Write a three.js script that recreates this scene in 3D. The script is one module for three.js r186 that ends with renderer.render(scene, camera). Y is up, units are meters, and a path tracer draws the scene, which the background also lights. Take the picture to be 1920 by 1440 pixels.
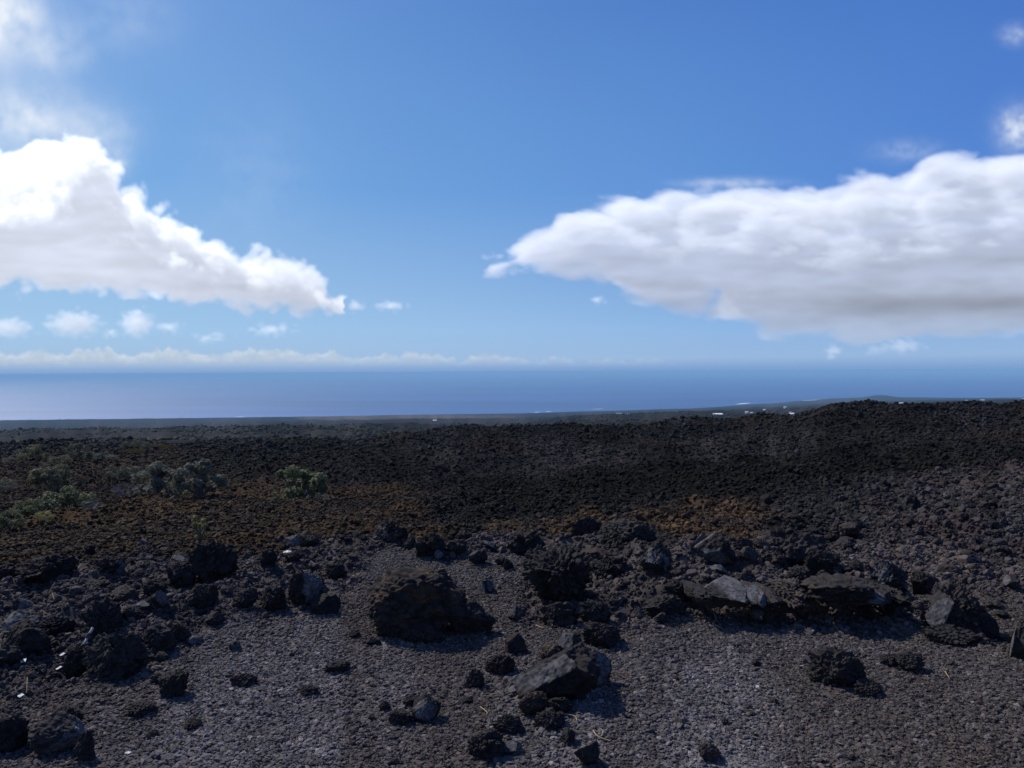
import * as THREE from 'three';
import { mergeGeometries, mergeVertices } from 'three/addons/utils/BufferGeometryUtils.js';
import { createNoise2D, createNoise3D } from 'simplex-noise';

// ------------------------------------------------------------------ helpers
function rngOf(seed) { let a = seed >>> 0; return () => { a = (a + 0x6D2B79F5) | 0; let t = Math.imul(a ^ (a >>> 15), 1 | a); t = (t + Math.imul(t ^ (t >>> 7), 61 | t)) ^ t; return ((t ^ (t >>> 14)) >>> 0) / 4294967296; }; }
const N2 = createNoise2D(rngOf(11)), N3 = createNoise3D(rngOf(23));
const clamp = (x, a, b) => Math.min(b, Math.max(a, x)), sat = (x) => clamp(x, 0, 1), mix = (a, b, t) => a + (b - a) * t;
const sstep = (a, b, x) => { const t = sat((x - a) / (b - a)); return t * t * (3 - 2 * t); };
const lin = (c) => (c <= 0.04045 ? c / 12.92 : ((c + 0.055) / 1.055) ** 2.4), rgb = (r, g, b) => [lin(r / 255), lin(g / 255), lin(b / 255)];
const mix3 = (a, b, t) => [mix(a[0], b[0], t), mix(a[1], b[1], t), mix(a[2], b[2], t)];

// ------------------------------------------------------------------ camera
const EYE = 1.7, F = 1444, HOR = 696, ROLL = 0.0055, PITCH = Math.atan((720 - HOR) / F);   // focal length and level line in pixels of a 1920 x 1440 frame
const T0 = Date.now(), scene = new THREE.Scene();
const camera = new THREE.PerspectiveCamera(2 * Math.atan(720 / F) * 180 / Math.PI, 4 / 3, 0.05, 600000);
camera.position.set(0, EYE, 0);
camera.rotation.order = 'YXZ';
camera.rotation.set(-PITCH, 0, -ROLL);
const level = (px, py) => py + (px - 960) * ROLL;                 // photo row with the tilt of the camera taken out

// ------------------------------------------------------------------ sun and sky
const SUN_AZ = -47 * Math.PI / 180, SUN_EL = 45 * Math.PI / 180;
const toSun = new THREE.Vector3(Math.sin(SUN_AZ) * Math.cos(SUN_EL), Math.sin(SUN_EL), -Math.cos(SUN_AZ) * Math.cos(SUN_EL));
const sun = new THREE.DirectionalLight(new THREE.Color(1, 0.94, 0.86), 4.8);
sun.position.copy(toSun).multiplyScalar(120);
sun.castShadow = true; sun.shadow.mapSize.set(4096, 4096); sun.shadow.radius = 1;
Object.assign(sun.shadow.camera, { left: -60, right: 60, top: 60, bottom: -60, near: 1, far: 400 });
scene.add(sun, sun.target);
const renderer = new THREE.WebGLRenderer({ antialias: true });
renderer.toneMapping = THREE.LinearToneMapping;
renderer.toneMappingExposure = 1;
renderer.shadowMap.enabled = true;

function polyDist(P, x, y) {                                        // signed distance, positive inside
  let d = 1e18, inside = false;
  for (let i = 0, j = P.length - 1; i < P.length; j = i++) {
    const [ax, ay] = P[i], [bx, by] = P[j], ex = bx - ax, ey = by - ay, wx = x - ax, wy = y - ay, t = sat((wx * ex + wy * ey) / (ex * ex + ey * ey));
    const qx = wx - ex * t, qy = wy - ey * t; d = Math.min(d, qx * qx + qy * qy);
    if ((ay > y) !== (by > y) && x < (ex * (y - ay)) / ey + ax) inside = !inside;
  }
  return (inside ? 1 : -1) * Math.sqrt(d);
}
const unroll = (P) => P.map(([x, y]) => [x, level(x, y)]);
const CLOUD_LEFT = unroll([[-420, 300], [-200, 275], [-60, 300], [20, 300], [70, 280], [130, 268], [190, 278], [228, 345], [275, 388], [330, 430], [400, 458], [450, 492], [505, 482], [560, 508], [605, 540], [640, 574], [600, 580], [540, 570], [430, 565], [300, 548], [120, 532], [0, 528], [-200, 540], [-420, 545]]);
const CLOUD_RIGHT = unroll([[925, 503], [1000, 455], [1070, 410], [1120, 395], [1180, 385], [1300, 378], [1400, 366], [1500, 368], [1560, 372], [1620, 335], [1690, 340], [1750, 300], [1830, 300], [1930, 305], [2100, 285], [2400, 290], [2400, 620], [2100, 612], [1920, 608], [1760, 622], [1640, 640], [1520, 628], [1400, 606], [1350, 580], [1345, 552], [1310, 562], [1250, 562], [1180, 542], [1110, 502], [1040, 496]]);
const PUFFS = [[140, 608, 52, 26], [18, 615, 46, 20], [258, 606, 32, 27], [208, 624, 14, 9], [318, 615, 22, 9], [395, 634, 28, 8], [510, 619, 34, 11], [668, 573, 13, 10], [733, 574, 24, 9], [1122, 563, 10, 6], [1562, 660, 15, 11], [1692, 648, 36, 15], [1645, 655, 16, 8], [925, 481, 12, 4]];
const skyAir = (az, el) => {                                         // clear air
  const e = Math.max(0, el) * 180 / Math.PI;
  const H = rgb(164, 194, 225), L = rgb(160, 198, 233), M = rgb(109, 160, 220), T = rgb(83, 131, 202), Z = rgb(58, 102, 178);
  const B = rgb(130, 164, 209);
  let c = e < 0.9 ? mix3(B, H, e / 0.9) : e < 3 ? mix3(H, L, (e - 0.9) / 2.1) : e < 13 ? mix3(L, M, (e - 3) / 10) : e < 25 ? mix3(M, T, (e - 13) / 12) : mix3(T, Z, sat((e - 25) / 55));
  const cs = Math.sin(el) * Math.sin(SUN_EL) + Math.cos(el) * Math.cos(SUN_EL) * Math.cos(az - SUN_AZ), th = Math.acos(clamp(cs, -1, 1)) * 180 / Math.PI;
  const ramp = (v) => { const q = [20, 30, 45, 56, 70, 100]; let k = 0; while (k < 4 && th > q[k + 1]) k++; return mix(v[k], v[k + 1], sat((th - q[k]) / (q[k + 1] - q[k]))); }, w = mix(0.25, 1, sat(e / 8));
  c = [c[0] * ramp([1.5, 1.25, 1, 0.84, 0.62, 0.5]) ** w, c[1] * ramp([1.38, 1.2, 1, 0.88, 0.70, 0.6]) ** w, c[2] * ramp([1.14, 1.08, 1, 0.965, 0.91, 0.84]) ** w];
  const v = 1.4 * Math.exp(-th / 8.5);
  return [c[0] + v, c[1] + v, c[2] + v];
};
const SUNV = [-0.56, 0.74, 0.36];                                   // towards the sun: across, up, away
const fb3 = (x, y, z, o) => { let s = 0, a = 0.5; for (let i = 0; i < o; i++) { s += a * (i < 4 ? 2.3 * Math.abs(N3(x, y, z)) - 0.72 : N3(x, y, z)); x = x * 2.07 + 7.1; y = y * 2.07 - 3.3; z = z * 2.07 + 1.7; a *= 0.5; } return s; };
function envelope(U, V) {
  let a = U < 760 ? polyDist(CLOUD_LEFT, U, V) : -999, b = U > 860 ? polyDist(CLOUD_RIGHT, U, V) : -999, p = -999, o = -999;
  if (U > -60 && U < 2020) for (const [cx, cy, rx, ry] of PUFFS) { const dx = (U - cx) / rx, dy = (V - level(cx, cy)) / ry; if (dx * dx + dy * dy < 4) p = Math.max(p, (1 - Math.hypot(dx, dy)) * Math.min(rx, ry)); }
  if (U < -150 || U > 2080) { const f = Math.max(sstep(-150, -500, U), sstep(2080, 2450, U)) * sstep(640, 520, V) * sstep(-500, 100, V); o = 150 * (N2(U / 620 + 5, V / 210) + 0.45 * N2(U / 230, V / 110 + 9) - 0.42) - 200 * (1 - f); }
  return [Math.max(a, b, p, o), p > Math.max(a, b, o) ? 2 : b >= Math.max(a, o) ? 1 : 0];
}
function cloudAt(U, V, fine) {
  const [dist0, kind] = envelope(U, V), dist = dist0 + (kind === 2 ? 0 : 7), A = kind === 2 ? 12 : kind === 1 ? 33 : 31, S = kind === 2 ? 26 : kind === 1 ? 118 : 104, R = kind === 2 ? 12 : 75;
  if (dist < -A * 1.1) return null;
  const sx = kind === 1 ? 0.46 : kind === 2 ? 0.7 : 0.9, W = Math.sqrt(2 * R * (dist + A * 1.1)), n = fine ? 22 : 10, dw = (2 * W) / n, oct = fine ? 6 : 3;
  const soft = kind === 2 ? 14 : 22, k = kind === 2 ? 0.05 : 0.05, streak = 1 + 0.10 * N2(U / 260 + 2, V / 44) + 0.06 * N2(U / 80, V / 22 + 4);
  const den = (u, v, w, D, o) => { const b = D - (w * w) / (2 * R); if (b < -A * 1.2) return 0; return sat((b + A * fb3((u * sx) / S, v / S, w / S, o)) / soft); };
  let T = 1, r = 0, g = 0, bl = 0;
  for (let i = 0; i < n && T > 0.02; i++) {
    const w = -W + (i + 0.5) * dw, d = den(U, V, w, dist, oct); if (d <= 0) continue;
    let tau = 0, st = kind === 2 ? 4 : 8, q = st * 0.7;
    for (let j = 0; j < 4; j++) { const u = U + SUNV[0] * q, v = V - SUNV[1] * q, D = envelope(u, v)[0] + 7; tau += den(u, v, w + SUNV[2] * q, D, j < 2 ? 3 : 2) * st; q += st; st *= 2; }
    const s = 0.8 * Math.exp(-tau * 0.026) + 0.5 * Math.exp(-tau * 0.006), al = 1 - Math.exp(-d * k * dw);
    const low = kind === 1 ? streak * mix(1, 0.82, sstep(470, 600, V)) * (1 - 0.4 * Math.exp(-(((V - 574) / 22) ** 2)) * sstep(1380, 1650, U) - 0.2 * Math.exp(-(((V - 492) / 18) ** 2)) * sstep(1400, 1750, U)) : streak, amb = (kind === 1 ? [0.375, 0.445, 0.615] : kind === 2 ? [0.42, 0.49, 0.64] : [0.425, 0.475, 0.60]).map((q) => q * low), glow = kind === 1 ? 0.44 : kind === 2 ? 0.5 : mix(0.52, 0.95, sstep(620, 60, U));
    r += T * al * (amb[0] + s * glow * 0.97); g += T * al * (amb[1] + s * glow * 0.97); bl += T * al * (amb[2] + s * glow * 0.98);
    T *= 1 - al;
  }
  return T > 0.995 ? null : [r, g, bl, 1 - T];
}
function skyColor(az, el, fine) {
  let c = skyAir(az, el);
  if (el <= -0.002) return c;
  const a = clamp(az, -0.7, 0.7), U = 960 + F * (Math.tan(a) + (az - a) * 1.7), V = HOR - (F * Math.tan(Math.min(el, 1.3))) / Math.cos(a);
  if (V < -1500) return c;
  // thin veil high on the sunny side
  const veil = (cx, cy, rx, ry, k, s) => { const dx = (U - cx) / rx, dy = (V - cy) / ry, q = dx * dx + dy * dy; if (q > 6) return; const n = 0.72 + 0.3 * N2(U / s + 3, V / (s * 0.7)) + 0.16 * N2(U / (s * 0.37), V / (s * 0.4)) + 0.07 * N2(U / (s * 0.14), V / (s * 0.16)); c = mix3(c, [0.80, 0.87, 0.97], sat(Math.exp(-q * 1.1) * k * sat(n))); };
  veil(10, 30, 80, 75, 1.3, 120); veil(95, 95, 80, 50, 0.5, 90); veil(1905, 250, 34, 36, 0.9, 40); veil(1370, 347, 80, 9, 0.6, 50); veil(1900, 75, 26, 18, 0.4, 30); veil(1700, 290, 60, 20, 0.25, 40); veil(40, 225, 125, 60, 1.0, 130); veil(180, 245, 70, 45, 0.5, 80); veil(225, 300, 25, 26, 0.6, 40); veil(250, 40, 90, 60, 0.16, 90); veil(480, 330, 110, 110, 0.10, 100); veil(-160, 140, 170, 110, 0.7, 150);
  // bank of far cumulus along the horizon
  const bt = (u) => 655 + 19 * sstep(150, 1230, u) + 14 * sstep(1150, 1350, u) - 8 * N2(u / 110, 3) - 11 * Math.abs(N2(u / 44, 7)) - 5 * Math.abs(N2(u / 17, 9)) + 5;
  if (V > 610 && V < 697 && U < 1420) {
    const t = bt(U), n = 0.5 + 0.5 * (0.6 * N2(U / 46, V / 15) + 0.4 * N2(U / 17, V / 7)), al = sstep(-1.5, 2.5, V - t) * sstep(692, 666, V) * sstep(1420, 1150, U) * (0.42 + 0.5 * n);
    const lit = mix(0.62, 0.93, sat(1.1 - (V - t) / 22) * n), far = sstep(300, 1300, U);
    c = mix3(c, [lit * mix(0.92, 0.70, far), lit * mix(0.96, 0.80, far), lit * mix(1.0, 0.97, far)], al * mix(0.7, 0.62, far));
  }
  const k = cloudAt(U, V, fine);
  if (k) { const h = sstep(560, 690, V) * 0.55, q = [k[0] + h * k[3] * 0, k[1], k[2]], m = mix3(q.map((x) => x / k[3]), [c[0] * 1.25, c[1] * 1.18, c[2] * 1.1], h); c = mix3(c, m, k[3]); }
  return c;
}
const SW = 4096, SH = 2048, skyData = new Float32Array(SW * SH * 4);
{
  const lw = 1024, lh = 512, low = new Float32Array(lw * lh * 3);
  const ang = (i, n) => ((i + 0.5) / n - 0.5) * 2 * Math.PI, elv = (j, n) => ((j + 0.5) / n - 0.5) * Math.PI;
  const azOf = (phi) => { let a = phi + Math.PI / 2; if (a > Math.PI) a -= 2 * Math.PI; return a; };   // phi = atan2(z, x); az = 0 looks along -z
  for (let j = lh / 2 - 2; j < lh; j++) for (let i = 0; i < lw; i++) low.set(skyColor(azOf(ang(i, lw)), elv(j, lh), false), (j * lw + i) * 3);
  for (let j = SH / 2 - 4; j < SH; j++) for (let i = 0; i < SW; i++) {
    const az = azOf(ang(i, SW)), el = elv(j, SH), o = (j * SW + i) * 4;
    let c;
    if (Math.abs(az) < 0.66 && el < 0.52) c = skyColor(az, el, true);
    else { const x = (i + 0.5) / 4 - 0.5, y = (j + 0.5) / 4 - 0.5, x0 = Math.floor(x), y0 = Math.floor(y), fx = x - x0, fy = y - y0; c = [0, 0, 0]; for (const [a, b, w] of [[0, 0, (1 - fx) * (1 - fy)], [1, 0, fx * (1 - fy)], [0, 1, (1 - fx) * fy], [1, 1, fx * fy]]) { const k = (Math.min(lh - 1, y0 + b) * lw + ((x0 + a + lw) % lw)) * 3; c[0] += low[k] * w; c[1] += low[k + 1] * w; c[2] += low[k + 2] * w; } }
    skyData[o] = c[0]; skyData[o + 1] = c[1]; skyData[o + 2] = c[2]; skyData[o + 3] = 1;
  }
  for (let j = 0; j < SH / 2 - 4; j++) for (let i = 0; i < SW; i++) { const o = (j * SW + i) * 4; skyData[o] = 0.30; skyData[o + 1] = 0.46; skyData[o + 2] = 0.71; skyData[o + 3] = 1; }
}
console.log('sky', Date.now() - T0);
const skyTex = new THREE.DataTexture(skyData, SW, SH, THREE.RGBAFormat, THREE.FloatType);
skyTex.mapping = THREE.EquirectangularReflectionMapping; skyTex.magFilter = THREE.LinearFilter; skyTex.needsUpdate = true;
scene.background = skyTex; scene.environment = skyTex;
scene.fog = new THREE.FogExp2(new THREE.Color(0.38, 0.69, 1.0), 0.000035);

// ------------------------------------------------------------------ the lie of the land
const SEA = -500;
// columns of the photo: [px, [[distance ahead in m, photo row of the ground there], ...]]; below the first distance the pull-out is level
const COLS = [
  [-260, [[6, 1090], [8, 1070], [11, 1045], [20, 1012], [35, 975], [50, 955], [75, 918], [100, 882], [140, 858], [200, 842], [300, 842], [400, 838], [600, 842], [1000, 836], [1500, 812], [2200, 822], [4000, 812], [6500, 794], [7600, 791]]],
  [0, [[6, 1085], [8, 1062], [11, 1037], [20, 1007], [35, 970], [50, 952], [75, 915], [100, 880], [140, 858], [200, 842], [300, 839], [400, 835], [600, 838], [1000, 830], [1500, 807], [2200, 820], [4000, 810], [6500, 788], [7700, 788]]],
  [200, [[6, 1085], [8, 1050], [11, 1025], [20, 992], [35, 962], [50, 940], [75, 905], [100, 880], [140, 858], [200, 840], [300, 830], [400, 824], [600, 830], [1000, 824], [1500, 804], [2200, 816], [4000, 806], [6500, 786], [7800, 786]]],
  [320, [[6, 1080], [8, 1040], [11, 1012], [20, 980], [35, 953], [50, 936], [75, 900], [100, 880], [140, 858], [200, 840], [300, 834], [400, 826], [600, 830], [900, 824], [1300, 803], [2000, 814], [4000, 804], [6500, 784.5], [7900, 784.5]]],
  [480, [[6.5, 1058], [8, 1028], [11, 1004], [20, 972], [30, 950], [45, 928], [60, 910], [90, 880], [140, 852], [220, 832], [340, 826], [500, 836], [850, 822], [1250, 800], [2000, 806], [4000, 793], [7000, 783], [8100, 782]]],
  [640, [[6.5, 1058], [8, 1015], [12, 990], [20, 965], [30, 945], [45, 925], [58, 911], [90, 880], [140, 852], [220, 830], [310, 825], [420, 836], [850, 820], [1200, 798], [2000, 800], [4000, 790], [7000, 781], [8300, 780]]],
  [760, [[7, 1030], [9, 1000], [13, 985], [20, 968], [30, 946], [45, 926], [60, 908], [100, 872], [150, 840], [220, 820], [290, 818], [400, 830], [900, 816], [1300, 796], [2000, 799], [4000, 788], [7000, 779], [8500, 777.5]]],
  [860, [[7, 1030], [9, 1000], [13, 990], [20, 978], [30, 955], [45, 930], [65, 903], [105, 864], [160, 830], [220, 808], [270, 804], [380, 815], [900, 804], [1300, 799], [2000, 800], [4000, 787], [7000, 778], [8700, 776.5]]],
  [960, [[7, 1030], [9, 1000], [13, 990], [20, 983], [30, 960], [45, 934], [70, 900], [110, 862], [170, 826], [230, 805], [280, 797], [380, 812], [900, 802], [2000, 797], [4000, 786], [7000, 777], [8900, 775]]],
  [1120, [[7, 1030], [8.5, 1000], [12, 985], [18, 972], [26, 950], [40, 922], [65, 886], [105, 845], [160, 812], [230, 796], [320, 806], [900, 797], [1800, 785], [2600, 779], [4000, 781], [7000, 773], [9300, 770.5]]],
  [1280, [[7, 1030], [8.5, 1006], [11, 985], [16, 968], [22, 956], [30, 936], [45, 908], [70, 874], [110, 836], [160, 806], [200, 793], [280, 803], [700, 800], [1300, 790], [2000, 778], [2500, 773], [4000, 776], [7000, 769], [9700, 766]]],
  [1420, [[7, 1035], [9, 1005], [12, 985], [18, 957], [26, 928], [40, 896], [60, 866], [95, 828], [140, 800], [175, 788], [240, 798], [700, 798], [1300, 788], [2000, 777], [3000, 769], [5000, 766], [8000, 762], [10600, 757.5]]],
  [1500, [[7, 1045], [9, 1012], [12, 985], [18, 950], [26, 918], [38, 888], [55, 858], [85, 818], [120, 788], [145, 777], [200, 790], [700, 795], [1300, 784], [2000, 773], [3000, 766], [5000, 762], [8000, 758], [11200, 752.5]]],
  [1560, [[7, 1050], [9, 1014], [12, 985], [18, 947], [26, 914], [38, 882], [55, 852], [80, 815], [110, 778], [128, 761], [165, 776], [700, 790], [1300, 780], [2000, 770], [3000, 764], [5000, 759], [8000, 755], [11600, 749.5]]],
  [1640, [[7, 1058], [9, 1015], [12, 983], [18, 945], [26, 910], [38, 878], [55, 848], [80, 813], [105, 785], [128, 768], [165, 778], [700, 786], [1300, 776], [2000, 766], [3500, 761], [6000, 754], [9000, 751], [12000, 747.5]]],
  [1760, [[6.5, 1085], [9, 1018], [12, 980], [18, 940], [26, 904], [38, 870], [55, 838], [80, 803], [105, 776], [128, 762], [165, 774], [700, 782], [1300, 770], [2000, 760], [3500, 755], [6000, 750.5], [9000, 748.5], [12500, 746.5]]],
  [1920, [[6, 1115], [8, 1045], [11, 992], [16, 946], [24, 905], [36, 868], [50, 838], [75, 798], [100, 770], [125, 755], [160, 768], [700, 776], [1300, 764], [2000, 755], [3500, 750], [6000, 748], [9000, 746.5], [12800, 745]]],
  [2180, [[6, 1115], [8, 1045], [11, 992], [16, 946], [24, 905], [36, 868], [50, 838], [75, 798], [100, 768], [125, 750], [160, 764], [700, 772], [1300, 760], [2000, 752], [3500, 748], [6000, 747], [9000, 746], [13000, 744]]],
].map(([px, L]) => {
  const P = L.map(([d, y]) => [Math.log(d), -(level(px, y + (d > 90 && d < 470 ? 7 : 0)) - HOR) / F * d]);
  const pts = [[Math.log(0.5), -EYE], [Math.log(4.4), -EYE], ...P];
  const [ld] = P[P.length - 1], far = Math.exp(ld);
  pts.push([Math.log(far + 260), SEA - 4], [Math.log(far + 3000), SEA - 150], [Math.log(60000), SEA - 400]);
  return [px, pts];
});
function colAt(pts, ld) {
  let a = 0, b = pts.length - 1; if (ld <= pts[0][0]) return pts[0][1]; if (ld >= pts[b][0]) return pts[b][1];
  while (b - a > 1) { const m = (a + b) >> 1; if (pts[m][0] <= ld) a = m; else b = m; }
  return mix(pts[a][1], pts[b][1], (ld - pts[a][0]) / (pts[b][0] - pts[a][0]));
}
const HILL = (() => { const d = 11300, x = ((1650 - 960) / F) * d; return [x, -d]; })();
function baseH(x, z) {                                              // ground above the pull-out's level, in metres
  const r = Math.hypot(x, z), az = Math.atan2(x, -z), ac = clamp(az, -0.72, 0.70), depth = Math.max(0.3, r * Math.cos(ac)), px = 960 + F * Math.tan(ac), ld = Math.log(depth);
  let i = 0; while (i < COLS.length - 2 && COLS[i + 1][0] < px) i++;
  const t = sat((px - COLS[i][0]) / (COLS[i + 1][0] - COLS[i][0])), s = t * t * (3 - 2 * t);
  let e = mix(colAt(COLS[i][1], ld), colAt(COLS[i + 1][1], ld), mix(t, s, 0.6)) + EYE;
  const back = sstep(1.15, 1.75, Math.abs(az)); if (back > 0) e = mix(e, 1.2 * sstep(6, 60, r), back);
  if (r > 8000) { const q = ((x - HILL[0]) ** 2 + (z - HILL[1]) ** 2); e += 34 * Math.exp(-q / 30000) + 26 * Math.exp(-q / 1500000); }
  if (r < 12) {                                                     // rubble bank behind the ledge, low swells
    const u = (x - 1.92) / 0.95, front = -5.34 - 0.05 * Math.sin(x * 2.1), back2 = sstep(front, front - 0.16, z);
    e += 0.135 * back2 * sstep(1.25, 0.85, Math.abs(u)) * sstep(-7.6, -6.2, z);
    e += 0.10 * Math.exp(-((x + 2.3) ** 2) / 1.2 - ((z + 5.3) ** 2) / 0.8) + 0.05 * Math.exp(-((x - 0.55) ** 2) / 0.25 - ((z + 4.0) ** 2) / 0.25);
    e += 0.09 * Math.exp(-((x - 1.0) ** 2) / 1.1 - ((z + 6.6) ** 2) / 0.25);
  }
  return e;
}
const rayDir = (px, py) => new THREE.Vector3((px - 960) / F, -(py - 720) / F, -1).applyEuler(camera.rotation).normalize();
function ground(px, py, from = 1.5) {                                           // where a sight line meets the land
  const d = rayDir(px, py); let a = from, b = from, hit = false;
  for (let s = from; s < 14000; s *= 1.012) { b = s; if (EYE + d.y * s < baseH(d.x * s, d.z * s)) { hit = true; break; } a = s; }
  if (hit) for (let k = 0; k < 18; k++) { const m = (a + b) / 2; if (EYE + d.y * m < baseH(d.x * m, d.z * m)) b = m; else a = m; }
  return new THREE.Vector3(d.x * b, EYE + d.y * b, d.z * b);
}
const gPoly = (P) => P.map(([x, y]) => { const g = ground(x, y); return [g.x, g.z]; });
const GRAVEL = gPoly([[-300, 1480], [-300, 1340], [0, 1325], [160, 1295], [330, 1215], [480, 1160], [590, 1130], [650, 1090], [655, 1050], [700, 1038], [860, 1046], [950, 1050], [960, 1090], [940, 1180], [1130, 1176], [1290, 1168], [1500, 1176], [1720, 1190], [1850, 1205], [1890, 1180], [1960, 1190], [2500, 1240], [2500, 1480]]);
const GRAVEL2 = gPoly([[1700, 1120], [1760, 1100], [1960, 1120], [1960, 1180], [1860, 1200], [1740, 1185]]);
const BROWN = gPoly([[-300, 975], [0, 958], [200, 936], [330, 918], [420, 913], [520, 908], [640, 913], [740, 911], [790, 930], [770, 958], [820, 982], [900, 990], [870, 1012], [760, 1004], [640, 1016], [560, 1036], [420, 1046], [250, 1062], [0, 1085], [-300, 1100]]);
const SCRUB = gPoly([[-300, 868], [30, 866], [150, 862], [330, 858], [350, 880], [430, 905], [420, 913], [330, 918], [200, 936], [0, 958], [-300, 975]]);
const ORANGE = gPoly([[1040, 992], [1110, 976], [1200, 966], [1300, 958], [1470, 956], [1500, 972], [1460, 998], [1380, 1022], [1290, 1016], [1180, 1002], [1010, 1008]]);
const DARKFLOW = gPoly([[800, 984], [775, 950], [800, 925], [900, 893], [1280, 878], [1920, 852], [1920, 872], [1620, 898], [1500, 950], [1300, 956], [1100, 976], [1000, 988]]);
const CINDER = gPoly([[-500, 1120], [0, 1090], [250, 1066], [420, 1052], [560, 1040], [640, 1024], [760, 1012], [1000, 1014], [1290, 1022], [1400, 1026], [1500, 1016], [1700, 1030], [1960, 1060], [2500, 1060], [2500, 1480], [-500, 1480]]);
const DARKLEFT = gPoly([[335, 862], [430, 902], [520, 905], [760, 907], [800, 882], [700, 852], [450, 843]]);
const SLOPE = gPoly([[1480, 955], [1620, 905], [1920, 880], [2200, 875], [2200, 1080], [1960, 1075], [1700, 1045], [1500, 1030]]);
const PALEGRAVEL = gPoly([[1080, 1480], [1060, 1370], [1140, 1300], [1300, 1260], [1460, 1290], [1540, 1360], [1560, 1480]]), PALEGRAVEL2 = gPoly([[330, 1480], [350, 1330], [430, 1210], [560, 1160], [650, 1130], [690, 1220], [720, 1320], [640, 1420], [600, 1480]]);
const RUST = gPoly([[1560, 1010], [1700, 985], [1800, 1000], [1900, 1040], [1890, 1090], [1760, 1090], [1640, 1060], [1500, 1060]]);
const TAN = gPoly([[560, 784], [680, 779], [800, 777.5], [900, 778.5], [930, 784], [780, 786], [640, 788]]);
const maskOf = (P, x, z, d, k = 0.035) => { const n = d * k, b = P.box ??= [Math.min(...P.map((q) => q[0])), Math.max(...P.map((q) => q[0])), Math.min(...P.map((q) => q[1])), Math.max(...P.map((q) => q[1]))]; if (x < b[0] - 4 * n || x > b[1] + 4 * n || z < b[2] - 4 * n || z > b[3] + 4 * n) return 0; const s = polyDist(P, x, z); return s > 4 * n ? 1 : s < -4 * n ? 0 : sstep(-n, n, s + n * (1.2 * N2(x / (d * 0.10), z / (d * 0.10)) + 0.7 * N2(x / (d * 0.03), z / (d * 0.03)))); };
const C = { gravel: [0.118, 0.109, 0.107], gravelBrown: [0.062, 0.052, 0.046], cinder: [0.068, 0.061, 0.058], greySlope: [0.047, 0.043, 0.042], bank: [0.076, 0.063, 0.057], black: [0.0108, 0.0100, 0.0098], dark: [0.0070, 0.0070, 0.0060], brown: [0.047, 0.030, 0.0150], scrub: [0.027, 0.0195, 0.0135], orange: [0.070, 0.043, 0.023], rust: [0.050, 0.033, 0.028], grey: [0.030, 0.0284, 0.0288], tan: [0.085, 0.065, 0.048] };
function zone(x, z) {                                               // {gravel share, colour, roughness of relief}
  const d = Math.hypot(x, z), p = N2(x / (2 + d * 0.12), z / (2 + d * 0.12)), q = N2(x / (0.5 + d * 0.03) + 9, z / (0.5 + d * 0.03));
  let c = mix3(C.black, C.grey, sat(0.35 + 0.6 * p + 0.3 * q) * 0.8), g = 0, rough = 1;
  c = mix3(c, C.scrub, sat(1.3 * N2(x / 42 + 6, z / 60) + 0.4 * N2(x / 9, z / 12) - 0.25) * 0.7);   // lichen-grown parts of the flow
  c = mix3(c, C.rust, sat(q * 0.7 - 0.25) * 0.45);
  if (d < 60) c = mix3(c, mix3(C.greySlope, C.rust, sat(0.2 + 0.7 * q)), 0.8 * maskOf(SLOPE, x, z, d, 0.16));
  if (d < 260) {
    { const k = Math.max(maskOf(DARKFLOW, x, z, d, 0.06), x < 0 ? 0.8 * maskOf(DARKLEFT, x, z, d, 0.08) : 0); c = mix3(c, C.dark, k * 0.9); }
    if (x < 30) { const s = maskOf(SCRUB, x, z, d); c = mix3(c, C.scrub, s); rough = mix(rough, 0.7, s); }
    const b = maskOf(BROWN, x, z, d); c = mix3(c, mix3(C.brown, C.scrub, sat(0.5 + 0.8 * p + 0.3 * q)), b * 0.95); rough = mix(rough, 0.75, b);
    if (d < 60) { c = mix3(c, mix3(C.orange, C.brown, sat(0.5 + 0.9 * q)), maskOf(ORANGE, x, z, d, 0.09) * sat(0.75 + 0.5 * p)); c = mix3(c, mix3(C.rust, C.grey, sat(0.3 + q)), 0.7 * maskOf(RUST, x, z, d)); }
    if (d < 20) c = mix3(c, mix3(C.bank, C.grey, sat(0.25 + 0.6 * q + 0.2 * p)), maskOf(CINDER, x, z, d, 0.05) * 0.85);
    if (d < 14) { g = Math.max(maskOf(GRAVEL, x, z, d, 0.03), 0.8 * maskOf(GRAVEL2, x, z, d)); const w = sat(0.3 + 0.8 * p + 0.3 * q + sstep(0.6, 2.6, x) * 0.6); c = mix3(c, mix3(mix3(C.cinder, C.gravelBrown, w), C.gravel, Math.max(maskOf(PALEGRAVEL, x, z, d, 0.09), 0.8 * maskOf(PALEGRAVEL2, x, z, d, 0.08)) * (0.75 + 0.3 * q)), g); rough = mix(rough, 0.12, g); }
  }
  if (d > 3000) c = mix3(c, C.tan, maskOf(TAN, x, z, d, 0.02) * 0.8);
  return { g, c, rough, d };
}
const OCT = [[420, 6, 900, 2600], [170, 5, 600, 1300], [70, 1.7, 160, 500], [34, 2.5, 45, 130], [15, 1.5, 18, 50], [7, 0.45, 9, 25], [3.2, 0.24, 5, 12], [1.5, 0.15, 3.5, 8], [0.7, 0.085, 2, 5], [0.33, 0.042, 1, 2], [0.15, 0.02, 0, 0.1]];
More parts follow.
